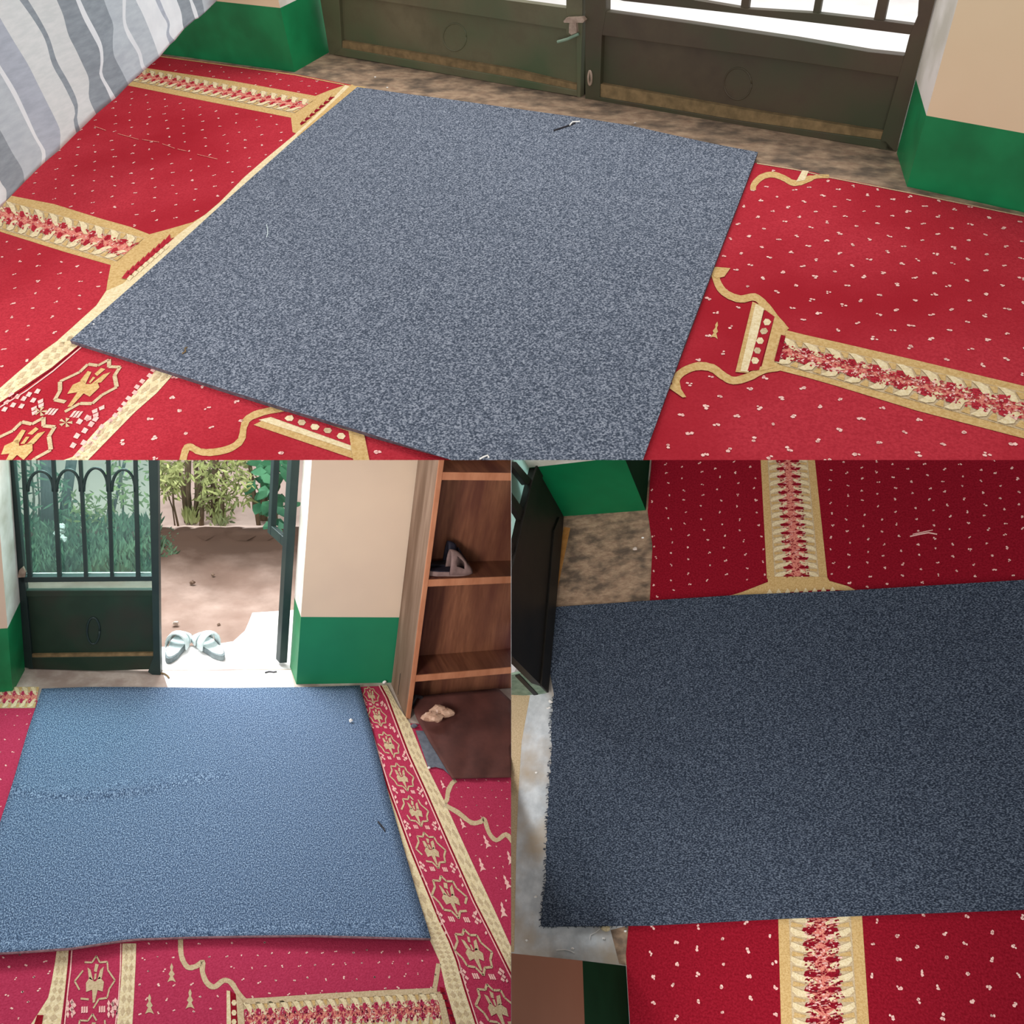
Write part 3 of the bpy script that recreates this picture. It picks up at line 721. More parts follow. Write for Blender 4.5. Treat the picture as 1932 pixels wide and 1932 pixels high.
# ================================================================== ROOM B: open gate, shelf, yard
f = MB(); prism(f, B, [(-140, 1230), (300, 1264), (560, 1262), (760, 1262), (964.5, 1262), (964.5, 1990), (-140, 1990)], -0.04, 0.0, 'concreteB')
Art(f, B, 0.0).poly([(306, 1266), (549, 1264), (557, 1302), (318, 1302)], 'apron', 1)  # daylight glare on the threshold, painted as a pale patch
build('floor', f, B, kind='structure', label='dusty pale concrete floor under the mat by the open gate')
# yard: rough earth with a bank and paler ground behind
gy = MB(); X0, X1, NX = -60, 640, 36
rows = [1278, 1250, 1225, 1200, 1175, 1150, 1125, 1100, 1080, 1062, 1046, 1032, 1020, 1010, 1002, 995, 990, 984, 972, 955, 935, 912, 890, 866, 830]
gv = []
for j, y in enumerate(rows):
    for i in range(NX+1):
        x = X0+(X1-X0)*i/NX
        p = B.fl((x, y))
        z = -0.03+0.012*math.sin(p.x*9+p.y*4)*math.sin(p.y*7+1)
        if 990 < y < 1012: z += 0.03+0.012*math.sin(x*0.13)+uni(-.018, .018)
        if y <= 990: z -= 0.03
        gv.append(B.on((x, y), Vector((0, 0, z)), Vector((0, 0, 1))))
gy.mesh(gv, [(j*(NX+1)+i, j*(NX+1)+i+1, (j+1)*(NX+1)+i+1, (j+1)*(NX+1)+i) for j in range(len(rows)-1) for i in range(NX)], 'yard')
build('ground', gy, B, base=(0, 0, 0), kind='structure', label='bare earth yard outside the open gate with a dark bank behind', smooth=True)
ap = MB(); prism(ap, B, [(286, 1221), (395, 1217), (440, 1210), (462, 1190), (470, 1172), (476, 1156), (565, 1150), (566, 1274), (286, 1274)], -0.05, -0.004, 'apron')
build('doorstep', ap, B, kind='structure', label='bright cement doorstep outside the open gate')

b0, b1 = B.fl((24, 1307)), B.fl((47, 1264)); 
wall_pillar('wall_left', B, [b0+Vector((-0.5, -0.02, 0)), b0, b1, b1+Vector((-0.5, 0.02, 0))], [0.268, 0.268, 0.29, 0.29], 1.25,
            [('green', 'cream_wallB'), ('green', 'white_wall'), ('green', 'cream_wallB'), ('green', 'cream_wallB')], 'green and cream wall end at the hinge of the barred leaf')
c0, c1 = B.fl((559, 1291)), B.fl((547, 1257)); c2 = B.fl((733, 1288)); dr = (c2-c0).normalized()
cend = c0+dr*((B.fl((766, 1357)).x+0.012-c0.x)/dr.x)
wall_pillar('wall_right', B, [c0, cend, cend+(c1-c0), c1], [0.306, 0.306, 0.32, 0.32], 1.25,
            [('greenB', 'cream_wallB'), ('green', 'cream_wallB'), ('green', 'cream_wallB'), ('green', 'white_wall')], 'green and cream wall end between the open gate and the shoe shelf', cut='left_of')

# patterned carpet of room B
car = MB(); cb = Art(car, B, ZC)
prism(car, B, [(-160, 1312), (60, 1312), (90, 1340), (660, 1340), (676, 1296), (726, 1294), (729, 1299), (761, 1357), (765, 1364), (964.5, 1378), (964.5, 1990), (-160, 1990)], 0.0006, ZC, 'redB')
column_strip(cb, [(-40, 1296), (-45, 1337), (74, 1296), (66, 1336)], 7, border=False, speck=12, l0=1)
g4 = scr((483, 1280), 2.963); g5 = scr((780, 1440), 3.925); g6 = scr((0, 1770), 6.44); g7 = scr((300, 1760), 3.45)
bl = [(640, 1347), (690, 1489), (735, 1604), (790, 1736), (812, 1776), (829, 1813), (840, 1862), (863, 1940)]
br_ = [(686, 1347), (731, 1489), (773, 1604), (827, 1736), (846, 1776), (860, 1813), (874, 1862), (899, 1940)]
lattice_band(cb, bl, br_, 30, 2)
cb.stroke([(p[0]+2, p[1]) for p in br_], 2.0, 'redC', 4); cb.stroke([(p[0]+5, p[1]) for p in br_], 2.2, 'pink', 3)
rl_ = [(720, 1293), (733, 1317), (756, 1378), (773, 1422), (807, 1496), (851, 1597), (898, 1702), (932, 1769), (972, 1850), (1020, 1950)]
rr_ = [(730, 1293), (750, 1331), (773, 1364), (807, 1449), (837, 1509), (888, 1621), (932, 1715), (964, 1786), (1004, 1870), (1040, 1950)]
lattice_band(cb, rl_, rr_, 34, 2)
cb.stroke([(p[0]-2, p[1]) for p in rl_], 2.0, 'redC', 4); cb.stroke([(p[0]-5, p[1]) for p in rl_], 2.2, 'pink', 3)
ctr = [(700, 1312), (712, 1351), (733, 1405), (758, 1466), (783, 1530), (813, 1604), (848, 1692), (893, 1796), (936, 1900)]
for i, c in enumerate(ctr):
    wd = 17+i*2.9+(i > 5)*3; nx = ctr[min(i+1, len(ctr)-1)]; pv = ctr[max(i-1, 0)]
    l = ((nx[0]-pv[0])*0.22, (nx[1]-pv[1])*0.22)
    if i in (0, len(ctr)-1): l = (l[0]*2, l[1]*2)
    medallion(cb, c, (wd*0.98, wd*0.05), l, th=0.05)
for i in range(44):                       # pink sprigs along both border edges
    t = (i+0.5)/44*(len(ctr)-1); k = min(int(t), len(ctr)-2); c = Vector(ctr[k]).lerp(Vector(ctr[k+1]), t-k)
    wd = 17+t*3.2
    if abs((t % 1)-0.5) < 0.3:
        for sx in (-1, 1):
            x, y = c[0]+sx*wd*0.98+uni(-3, 3), c[1]+uni(-3, 3)
            cb.poly([(x-2.5, y), (x, y-4), (x+2.5, y+1), (x, y+4)], 'pink', 4)
# bottom border strip
lattice_band(cb, [(108, 1785), (104, 1815), (97, 1855), (91, 1882), (70, 1915), (50, 1945)], [(130, 1785), (128, 1815), (124, 1855), (121, 1882), (117, 1915), (113, 1945)], 9, 2)
cb.stroke([(132, 1785), (130, 1815), (126, 1855), (119, 1932)], 1.6, 'redC', 4); cb.stroke([(136, 1785), (133, 1830), (128, 1870), (121, 1940)], 2.4, 'pink', 3)
lattice_band(cb, [(231, 1780), (230, 1815), (228, 1855), (224, 1895), (219, 1945)], [(257, 1780), (256, 1815), (254, 1855), (252, 1895), (249, 1945)], 8, 2)
cb.stroke([(228, 1780), (227, 1830), (224, 1880), (217, 1940)], 2.2, 'pink', 3)
medallion(cb, (179, 1852), (42, -1), (-3, 52), th=0.035)
medallion(cb, (172, 1962), (46, -1), (-3, 52), th=0.035)
for x in (128, 136, 205, 213, 221):
    for y in (1893, 1903, 1914): cb.poly([(x-3, y), (x, y-7), (x+3, y), (x, y+7)], 'pink', 3)
cb.poly([(70, 1915), (62, 1940), (78, 1940), (82, 1915)], 'redC', 5)
# arch motif and column
cb.stroke(smooth_line(g7([(140, 40), (146, 150), (185, 222), (240, 218), (285, 190), (282, 250), (310, 322), (360, 352), (420, 310), (470, 325), (520, 400), (570, 452)])), 10, 'beige', 2, 0.08)
cb.stroke(g7([(560, 455), (700, 448), (1100, 420), (1500, 398), (1800, 385)]), 13, 'beige', 2)
cb.stroke(g7([(1785, 400), (1800, 330), (1820, 200)]), 9, 'beige', 2)
column_strip(cb, [g7([(545, 455)])[0], (463, 1956), g7([(1830, 385)])[0], (838, 1938)], 17, border=False, speck=60, l0=2)
cb.stroke(g7([(560, 446), (700, 440), (1100, 412), (1500, 390), (1810, 377)]), 11, 'beige', 6)
cb.poly(g7([(440, 375), (462, 378), (470, 620), (440, 620)]), 'cream', 3)
cb.poly(g7([(462, 378), (500, 400), (515, 620), (470, 620)]), 'redC', 3)
cb.poly(g7([(500, 395), (545, 450), (560, 620), (515, 620)]), 'beige', 9)
cb.poly(g7([(1810, 390), (1850, 400), (1900, 620), (1850, 620)]), 'beige', 9)
for y in (455, 520, 580): 
    x, yy = g7([(488, y)])[0]; cb.poly([(x+5*math.cos(k*1.05), yy+6*math.sin(k*1.05)) for k in range(6)], 'cream', 4)
for i in range(5):
    x, y = g7([(1838+i*17, 370+i*48)])[0]; cb.poly([(x-4, y-6), (x+5, y-3), (x+7, y+5), (x-1, y+5)], 'redC', 10)
tree_motif(cb, g7([(82, 262)])[0], 19); tree_motif(cb, g7([(202, 432)])[0], 20); tree_motif(cb, (282, 1895), 20)
cb.stroke(smooth_line(g5([(315, 125), (285, 150), (258, 205), (248, 270), (232, 305), (330, 365), (430, 440), (500, 432), (525, 415), (560, 515), (615, 570), (685, 528), (740, 590)])), 8.5, 'beige', 2, 0.1)
for (x, y, s, tl) in ((362, 445, 11, -.4), (540, 580, 14, -.4), (503, 750, 14, -.3), (690, 880, 15, -.4), (662, 1085, 16, -.2), (215, 155, 9, -.4), (712, 700, 14, -.3)):
    tree_motif(cb, g5([(x, y)])[0], s, 'pink', tl)
flecks(cb, [(-20, 1340), (66, 1338), (0, 1545), (-40, 1640)], (25, 1417), (25, -2), (-12, 25), 0.0036, bits=2)
flecks(cb, [(262, 1780), (812, 1775), (826, 1812), (820, 1868), (465, 1888), (425, 1850), (420, 1940), (255, 1940)], (503, 1825), (30.7, -1), (18.8, 24.6), 0.0036, bits=2,
       avoid=[g7([(110, 20), (170, 20), (300, 170), (440, 270), (560, 430), (600, 620), (420, 620), (420, 370), (300, 370), (170, 260)]), (g7([(40, 180), (130, 180), (260, 500), (180, 520)]))])
flecks(cb, [(-40, 1800), (104, 1792), (92, 1875), (40, 1950), (-40, 1950)], (30, 1848), (32, -6), (12.4, 22.5), 0.0036, bits=2)
flecks(cb, [(815, 1455), (964, 1465), (980, 1480), (980, 1770), (900, 1620)], (905, 1488), (21, 1), (8, 17), 0.003, bits=2, avoid=[[(835, 1500), (900, 1540), (964, 1575), (964, 1600), (830, 1535)]])
build('prayer_carpet', car, B, label='crimson prayer carpet with medallion border beside the shoe shelf', cat='carpet', cut='left_of')

# mat B: sheet with a crease and a lifted near edge
def sheet_mat(S, L, R_, nu, nv, zf, mat, th):
    mb = MB(); top = []; bot = []
    for i in range(nu+1):
        t = i/nu
        def at(pl):
            x = t*(len(pl)-1); k = min(int(x), len(pl)-2); return Vector(pl[k]).lerp(Vector(pl[k+1]), x-k)
        a, b = at(L), at(R_)
        for j in range(nv+1):
            p = a.lerp(b, j/nv)
            z = zf(t, j/nv)
            q = S.fl((p.x, p.y), z+th); top.append(q); bot.append(q-Vector((0, 0, th)))
    W = nv+1
    fs = [(i*W+j, i*W+j+1, (i+1)*W+j+1, (i+1)*W+j) for i in range(nu) for j in range(nv)]
    mb.mesh(top, fs, mat)
    n0 = len(top)
    ring = [j for j in range(W)]+[i*W+nv for i in range(1, nu+1)]+[nu*W+j for j in range(nv-1, -1, -1)]+[i*W for i in range(nu-1, 0, -1)]
    vv = top+bot
    mb.mesh(vv, [(ring[k], ring[(k+1) % len(ring)], n0+ring[(k+1) % len(ring)], n0+ring[k]) for k in range(len(ring))], 'backing')
    mb.mesh(bot, fs, 'backing')
    return mb
topB = [(79, 1299), (160, 1296), (240, 1296), (320, 1297), (400, 1298), (480, 1297), (560, 1296), (679, 1293)]
botB = [(-120, 1800), (0, 1796), (130, 1788), (300, 1771), (400, 1767), (500, 1765), (620, 1764), (740, 1767), (813, 1770)]
def edge_at(pl, t):
    x = t*(len(pl)-1); k = min(int(x), len(pl)-2); return Vector(pl[k]).lerp(Vector(pl[k+1]), x-k)
nuB, nvB = 48, 36
Lb = [(79, 1299), (52, 1380), (26, 1470), (0, 1551), (-28, 1630), (-62, 1720), (-92, 1800)]
Rb = [(679, 1293), (705, 1388), (728, 1480), (756, 1580), (785, 1680), (813, 1770)]
mb = MB(); top = []; bot = []
for i in range(nuB+1):
    t = i/nuB; ts = t
    lft, rgt = edge_at(Lb, t), edge_at(Rb, t)
    for j in range(nvB+1):
        v = j/nvB
        p = lft.lerp(rgt, v)
        # follow the slightly bowed far and near edges
        p.y += (1-t)*(edge_at(topB, v).y-Vector(topB[0]).lerp(Vector(topB[-1]), v).y)+t*(edge_at(botB, v).y-Vector(botB[0]).lerp(Vector(botB[-1]), v).y)
        cre = math.exp(-((t-0.37-0.03*math.sin(v*7))*55)**2)*max(0, 1-abs(v-0.25)/0.42)
        lift = max(0, (t-0.9)/0.1)**2*(0.012+0.006*math.sin(v*9))
        z = ZC+0.0006+0.016*cre+lift+0.0006*(1+math.sin(v*13+t*8))
        q = B.fl((p.x, p.y), z+0.009); top.append(q); bot.append(q-Vector((0, 0, 0.009)))
W = nvB+1
fs = [(i*W+j, i*W+j+1, (i+1)*W+j+1, (i+1)*W+j) for i in range(nuB) for j in range(nvB)]
mb.mesh(top, fs, 'matB'); n0 = len(top)
ringi = [j for j in range(W)]+[i*W+nvB for i in range(1, nuB+1)]+[nuB*W+j for j in range(nvB-1, -1, -1)]+[i*W for i in range(nuB-1, 0, -1)]
mb.mesh(top+bot, [(ringi[k], ringi[(k+1) % len(ringi)], n0+ringi[(k+1) % len(ringi)], n0+ringi[k]) for k in range(len(ringi))], 'backing')
mb.mesh(bot, fs, 'backing')
build('floor_mat', mb, B, label='denim blue creased mat in front of the open gate and shoe shelf', cat='mat', smooth=True)

# barred gate leaf
GB = vplane(B, (50, 1262), (303, 1272))
bl_ = thing('metal_gate', B, B.fl((176, 1268)), 'dark green gate leaf with glazed bars and small arches, half of the open gate', 'gate', 'leaves of the open gate')
bar_mat = 'gateB'
gate_part('stile', bl_, B, GB, [[(6, 820), (10.5, 867), (28, 1085), (30, 1130), (43, 1259), (62, 1262), (47, 1100), (45, 1085), (25, 867), (22, 820)]], bar_mat, 0.004, 0.03)
gate_part('stile', bl_, B, GB, [[(279, 820), (280, 867), (286, 1085), (289, 1240), (279, 1268), (291, 1276), (303, 1281), (301, 1200), (297.5, 867), (297, 820)]], bar_mat, 0.006, 0.034)
gate_part('rail', bl_, B, GB, [[(34, 1089), (288, 1087.5), (288, 1096.5), (46, 1099), (40, 1099)]], bar_mat, 0.004, 0.03)
gate_part('rail', bl_, B, GB, [[(45, 1115), (284, 1114), (288, 1114), (288, 1124), (45, 1126)]], 'gateB_panel', 0.002, 0.022)
pn = gate_part('panel', bl_, B, GB, [[(42, 1115), (288, 1114), (290, 1262), (52, 1258)]], 'gateB_panel', -0.01, 0.006, label='dark green lower panel sheet')
gate_part('rail', bl_, B, GB, [[(52, 1241), (289, 1238), (289, 1263), (182, 1266), (54, 1262)]], 'gateB_panel', 0.002, 0.03)
lg = MB(); slab(lg, B, GB, [(52, 1235), (289, 1232), (289, 1240), (52, 1243)], 'rust', 0.0, 0.02); build('ledge', lg, B, parent=bl_, label='dull brown ledge above the bottom rail')
rg = MB(); ring(rg, B, GB, (176, 1190), 12, 25, 0.004, 'gateB', -0.009); build('ring_ornament', rg, B, parent=bl_, smooth=True, label='faint raised oval ring')
BT = [(39, 47, 51, 60), (96, 103, 107.5, 115.5), (147.5, 154, 158, 165), (199.5, 207, 207.5, 214), (251, 258.5, 256, 264)]
for a0, a1, c_0, c_1 in BT:
    dx0, dx1 = (c_0-a0)/220, (c_1-a1)/220
    gate_part('bar', bl_, B, GB, [[(a0-dx0*50, 818), (a1-dx1*50, 818), (c_1, 1089), (c_0, 1089)]], bar_mat, 0.006, 0.014)
for k in range(4):
    xl, xr = BT[k][1]+2.0, BT[k+1][0]+1.5
    if k == 0: xl, xr = 51, 98
    am = MB(); yb, yt = 927, (889, 886, 883, 886)[k]
    pts = []
    for i in range(17):
        a = math.pi*(1-i/16)
        pts.append(B.on(((xl+xr)/2+2.2+(xr-xl)/2*math.cos(a), yb-(yb-yt)*max(0, math.sin(a))**0.85), GB[0]+GB[1]*0.002, GB[1]))
    am.tube(pts, 0.0052, bar_mat, 6); build('arch', am, B, parent=bl_, smooth=True)
gm = MB(); slab(gm, B, GB, [(20, 820), (22, 867), (42, 1088), (288, 1088), (283, 820)], 'glass', -0.016, 0.004)
slab(gm, B, GB, [(45, 1097), (286, 1096), (286, 1116), (46, 1117)], 'glass', -0.016, 0.004)
build('glass_pane', gm, B, parent=bl_, label='blue green tinted glass behind the bars')
wb = MB(); slab(wb, B, GB, [(46, 1082), (110, 1081), (284, 1080), (287, 1087), (46, 1089)], 'white', -0.02, 0.004); build('glazing_strip', wb, B, parent=bl_, label='white putty line along the glass foot')
wb = MB(); slab(wb, B, GB, [(36, 1076), (43, 1070), (48, 1080), (47, 1089), (33, 1090)], 'metal', 0.012, 0.01); build('hinge', wb, B, parent=bl_, label='bare metal hinge')

# second leaf, swung out and seen edge-on
po = B.fl((546, 1256))
og = thing('metal_gate', B, po, 'dark green gate leaf swung outward and seen edge-on at the wall end', 'gate', 'leaves of the open gate')
dirn = Vector((-0.055, 0.17, 0))
def leaf_pt(t, z): return po+Vector((-0.024, 0.004, 0))+dirn*t+Vector((0, 0, z))
def leaf_box(name, t0, t1, z0, z1, wd, label=None):
    m_ = MB(); s_ = Vector((wd/2, 0, 0))
    a = [leaf_pt(t0, z0)-s_, leaf_pt(t0, z0)+s_, leaf_pt(t1, z0)+s_, leaf_pt(t1, z0)-s_]
    b = [p+Vector((0, 0, z1-z0)) for p in a]
    m_.loop2(a, b, 'gateB'); return build(name, m_, B, parent=og, bevel=0.002, label=label)
leaf_box('stile', 0.0, 0.2, 0.012, 1.2, 0.03)
leaf_box('stile', 0.85, 1.0, 0.52, 1.2, 0.022)
leaf_box('rail', 0.36, 0.85, 0.52, 0.56, 0.02)
leaf_box('rail', 0.2, 0.36, 0.52, 0.56, 0.02)

# shoe shelf
P0 = B.fl((766, 1357)); ybk = c0.y+(P0.x-c0.x)*dr.y/dr.x-0.012
sx0, sx1, sy0, sy1 = P0.x, P0.x+1.05, P0.y, ybk
sh = thing('shoe_shelf', B, ((sx0+0.3), (sy0+sy1)/2, 0), 'tall brown wooden shoe shelf standing against the wall beside the blue mat', 'shelf')
z1s, z2s, z3s = 0.197, 0.603, 1.015
ths = 0.028
def shelf_part(name, x0, x1, y0, y1, z0, z1, mat, label=None, sidemat=None):
    m_ = MB(); m_.box(x0, x1, y0, y1, z0, z1, mat); return build(name, m_, B, parent=sh, cut='left_of', bevel=0.0015, label=label)
shelf_part('side_panel', sx0, sx0+0.018, sy0+0.008, sy1, 0.0, 1.2, 'wood_side', 'weathered grey brown side board')
shelf_part('edge_strip', sx0, sx0+0.018, sy0, sy0+0.008, 0.0, 1.2, 'wood_edge', 'orange front edge of the side board')
syb = sy0+0.56*(sy1-sy0)
shelf_part('back_panel', sx0+0.018, sx1, syb, syb+0.012, 0.001, 1.2, 'wood')
for z in (z1s, z2s, z3s):
    sp = shelf_part('shelf_board', sx0+0.018, sx1, sy0+0.004, syb, z-ths, z, 'wood')
    m_ = MB(); m_.box(sx0+0.018, sx1, sy0, sy0+0.004, z-ths, z, 'wood_edge')
    e_ = build('edge_strip', m_, B, base=None, cut='left_of')
    bw = e_.matrix_world.copy(); e_.parent = sp
    bpy.context.view_layer.update()
    e_.matrix_parent_inverse = sp.matrix_world.inverted(); e_.matrix_world = bw
pl = MB(); pl.box(sx0-0.001, sx0-0.0002, sy0+0.13, sy0+0.134, 0.02, 0.12, 'black'); build('board_joint', pl, B, parent=sh)

# footwear
def sandal(S, name, pos, ang, L, Wd, sole_m, foot_m, up_m, label, group, z, tall=0.06, open_toe=True, cat='sandal', cutout=False, back=0.45):
    th_ = thing(name, S, pos, label, cat, group)
    ca_, sa_ = math.cos(ang), math.sin(ang)
    W_ = lambda x, y, zz: Vector((pos[0]+x*ca_-y*sa_, pos[1]+x*sa_+y*ca_, z+zz))
    n = 20
    def outline(k):
        pts = []
        for i in range(n):
            a = 2*math.pi*i/n; x = math.cos(a); y = math.sin(a)
            wd = 0.78+0.22*math.cos(a)+(0.08 if x < -0.5 else 0)
            wd *= 0.94 if -0.4 < x < 0.2 else 1.0
            pts.append((x*L/2*k, y*Wd/2*wd*k))
        return pts
    s_ = MB(); o1 = outline(1.0); hgt = 0.2*Wd+0.008
    s_.loop2([W_(x, y, 0.0005) for x, y in o1], [W_(x, y, hgt) for x, y in o1], sole_m)
    build('sole', s_, S, parent=th_, bevel=0.003)
    f_ = MB(); o2 = outline(0.9)
    f_.loop2([W_(x, y, hgt+0.0002) for x, y in o2], [W_(x, y, hgt+0.003) for x, y in o2], foot_m)
    build('footbed', f_, S, parent=th_)
    u_ = MB(); rows_ = []
    x0, x1 = -L*(back-0.5)*1.0 - L*0.0, L*0.46
    for i in range(9):
        t = i/8; x = (0.5-back)*L*-1 + t*(x1-(0.5-back)*L*-1) if False else -L*0.05+t*(L*0.05+x1)
        hh = tall*(1-t)**0.8+0.3*tall*(1-t*0.55)*math.sin(min(1, t*1.3)*math.pi)*0.6+hgt*0.7
        wdt = Wd/2*(0.96 if t < 0.6 else 0.96-0.5*(t-0.6))
        row = []
        for k in range(11):
            a = math.pi*k/10
            row.append(W_(x, -math.cos(a)*wdt, hgt*0.55+math.sin(a)**0.75*hh))
        rows_.append(row)
    for i in range(8):
        for k in range(10):
            if cutout and 2 <= i <= 4 and k in (1, 2): continue
            if cutout and i >= 6 and k in (4, 5): continue
            if not cutout and 3 <= i <= 3: continue
            u_.face([rows_[i][k], rows_[i][k+1], rows_[i+1][k+1], rows_[i+1][k]], up_m)
    build('upper', u_, S, parent=th_, smooth=True, solid=0.006)
    return th_
zs = z2s
fs_ = B.on((851, 1078), Vector((0, 0, zs)), Vector((0, 0, 1)))
yy = sy0+0.034
pA2 = B.on((850, 1080), Vector((0, yy, 0)), Vector((0, 1, 0)))
sandal(B, 'slide_sandal', (pA2.x-0.004, yy, zs), 0.0, 0.175, 0.056, 'taupe', 'navy', 'taupe', 'taupe slide sandal with side cutout at the front of the shelf', 'slides on the shoe shelf', zs+0.0005, tall=0.075, cutout=True)
sandal(B, 'slide_sandal', (pA2.x+0.002, yy+0.054, zs), 0.0, 0.165, 0.05, 'navy', 'black', 'navy', 'dark navy slide sandal behind the taupe one on the shelf', 'slides on the shoe shelf', zs+0.0005, tall=0.085)
q1, q2 = B.fl((333, 1226)), B.fl((396, 1225))
sandal(B, 'sandal', (q1.x, q1.y, -0.004), math.radians(70), 0.2, 0.085, 'shoe_grey', 'shoe_pale', 'shoe_pale', 'pale grey sandal on the doorstep nearest the barred gate leaf', 'pair of sandals on the doorstep', -0.0035, tall=0.052)
sandal(B, 'sandal', (q2.x, q2.y, -0.004), math.radians(118), 0.2, 0.085, 'shoe_grey', 'shoe_pale', 'shoe_pale', 'pale grey sandal on the doorstep turned toward its mate, farther from the gate leaf', 'pair of sandals on the doorstep', -0.0035, tall=0.052)

# things on the floor below the shelf
def crumpled(S, L, R_, nu, nv, zf, mat, th=0.004):
    m_ = MB(); t_ = []
    for i in range(nu+1):
        a, b = edge_at(L, i/nu), edge_at(R_, i/nu)
        for j in range(nv+1):
            p = a.lerp(b, j/nv); t_.append(S.fl((p.x, p.y), zf(i/nu, j/nv)))
    W2 = nv+1
    m_.mesh(t_, [(i*W2+j, i*W2+j+1, (i+1)*W2+j+1, (i+1)*W2+j) for i in range(nu) for j in range(nv)], mat)
    return m_
zsh = lambda t, v: 0.014+0.05*(1-t)**1.5*math.sin(min(1, v*2.2)*1.5)+0.012*abs(math.sin(v*9+t*5))*(1-0.6*t)+0.01*abs(math.sin(t*11+v*4))*(1-t)
m_ = crumpled(B, [B.px(Vector((sx0+0.045, syb-0.02, 0.02))), (784, 1352), (812, 1402), (838, 1445), (853, 1469)], [B.px(Vector((sx0+0.42, syb-0.02, 0.02))), (985, 1342), (985, 1390), (985, 1440), (985, 1466)], 22, 24, zsh, 'brown_cloth')
build('brown_sheet', m_, B, label='crumpled dark maroon sheet on the floor below the shoe shelf', cat='sheet', cut='left_of', smooth=True, solid=0.003)
gm_ = MB(); gm_.loop2([B.fl(p, 0.0075) for p in [(784, 1378), (822, 1380), (862, 1464), (856, 1472), (848, 1462), (836, 1451), (822, 1447), (808, 1449)]],
                      [B.fl(p, 0.0115) for p in [(784, 1378), (822, 1380), (862, 1464), (856, 1472), (848, 1462), (836, 1451), (822, 1447), (808, 1449)]], 'greymat')
build('felt_scrap', gm_, B, label='blue grey felt piece sticking out under the maroon sheet', cat='mat piece')
bg_ = MB()
for (x, y, r_, m2) in ((803, 1340, 0.022, 'plastic'), (818, 1330, 0.026, 'plastic'), (832, 1334, 0.022, 'plastic'), (812, 1344, 0.02, 'plastic')):
    p = B.fl((x, y+8), 0.05); bg_.blob(p+Vector((0, -0.05, 0.03)), r_, m2, (1.5, 1, 0.7), 10, 0.22)
build('plastic_bag', bg_, B, label='crumpled cloudy plastic bag lying on the maroon sheet under the lowest shelf', cat='bag')
p = B.fl((777, 1342), 0.0)
sh_ = MB(); p += Vector((0, 0, 0.012))
sh_.tube([p+Vector((-0.005, 0.0, 0.02)), p+Vector((0.012, 0.01, 0.05)), p+Vector((0.035, 0.012, 0.04)), p+Vector((0.05, 0.0, 0.018))], 0.009, 'black', 8)
sh_.blob(p+Vector((0.02, -0.004, 0.014)), 0.02, 'black', (1.6, 0.8, 0.6), 10, 0.1)
build('strap', sh_, B, label='black rubber strap bundle in the corner under the lowest shelf', cat='strap')
litter('pebble', B, (781, 1372), ZC+0.001, 0.013, 'greymat', 'grey lump at the foot of the shelf side board', 'pebble', flat=0.6)
litter('paper_scrap', B, (725, 1289), ZC+0.001, 0.009, 'white', 'white scrap in the corner between green wall and shelf', 'scrap', flat=0.7)
litter('paper_scrap', B, (662, 1362), 0.0195, 0.008, 'white', 'white scrap lying on the denim blue mat', 'scrap', flat=0.9)
litter('paper_scrap', B, (809, 1450), ZC+0.006, 0.006, 'white', 'white scrap on the carpet border below the felt piece', 'scrap', flat=0.7)
th_ = MB(); th_.tube([B.fl(p, 0.0195) for p in ((713, 1550), (718, 1556), (724, 1563), (726, 1568))], 0.0025, 'twig', 5)
build('thread', th_, B, label='dark thread near the border side of the denim blue mat', cat='thread')
th_ = MB(); th_.tube([B.fl(p, 0.003) for p in ((500, 1269), (508, 1267), (516, 1268), (522, 1267))], 0.003, 'trunk', 5)
build('twig', th_, B, label='short grey twig on the bright doorstep', cat='twig')
th_ = MB(); th_.tube([B.fl(p, 0.004) for p in ((304, 1270), (310, 1271), (316, 1275), (319, 1279))], 0.003, 'rust', 5)
build('twig', th_, B, label='reddish twig at the foot of the barred gate leaf', cat='twig')

# yard plants
def on_y(px, y): return B.on(px, Vector((0, y, 0)), Vector((0, 1, 0)))
def leaf_quad(mb, c, d, w_, mat):
    d = Vector(d); L_ = d.length; s = d.cross(Vector((uni(-.3, .3), 1, uni(-.3, .3)))).normalized()*w_
    n_ = Vector((0, uni(-.3, .3)*w_, 0))
    mb.face([c, c+d*0.35+s+n_, c+d*0.75+s*0.7, c+d, c+d*0.75-s*0.7, c+d*0.35-s+n_], mat)
def shrub(name, stems, leafbox, nleaf, label, cat, group, lsize=0.045, lw=0.0055, lmat='leaf', tuft=False, r=0.011):
    base = B.fl(stems[0][0], -0.03)
    th_ = thing(name, B, base, label, cat, group)
    Y = base.y
    for pts in stems:
        m_ = MB(); b_ = B.fl(pts[0], -0.05)
        rr = pts[2] if len(pts) > 2 else r
        tp = on_y(pts[1], b_.y+uni(-.06, .06))
        mid = b_.lerp(tp, 0.5)+Vector((uni(-.01, .01), 0, 0))
        ext = tp+(tp-b_)*0.25
        m_.tube([b_, mid, tp, ext], rr, 'stem', 7, rr*0.7)
        build('stem', m_, B, parent=th_, smooth=True)
    m_ = MB()
    for _ in range(nleaf):
        bx = random.choice(leafbox)
        x, y = uni(bx[0], bx[1]), uni(bx[2], bx[3])
        c = on_y((x, y), Y+uni(-0.22, 0.22))
        d = Vector((uni(-.7, .7), uni(-.3, .3), uni(-1, 0.25))).normalized()*lsize*uni(0.6, 1.3)
        leaf_quad(m_, c, d, lw*uni(0.7, 1.3), lmat)
    if tuft:
        for _ in range(60):
            x = uni(tuft[0], tuft[1]); c = B.fl((x, uni(tuft[2], tuft[3])), -0.03)
            leaf_quad(m_, c, Vector((uni(-.03, .03), uni(-.03, .03), uni(.04, .1))), 0.006, lmat)
    if nleaf: build('foliage', m_, B, parent=th_, kind='stuff')
    return th_
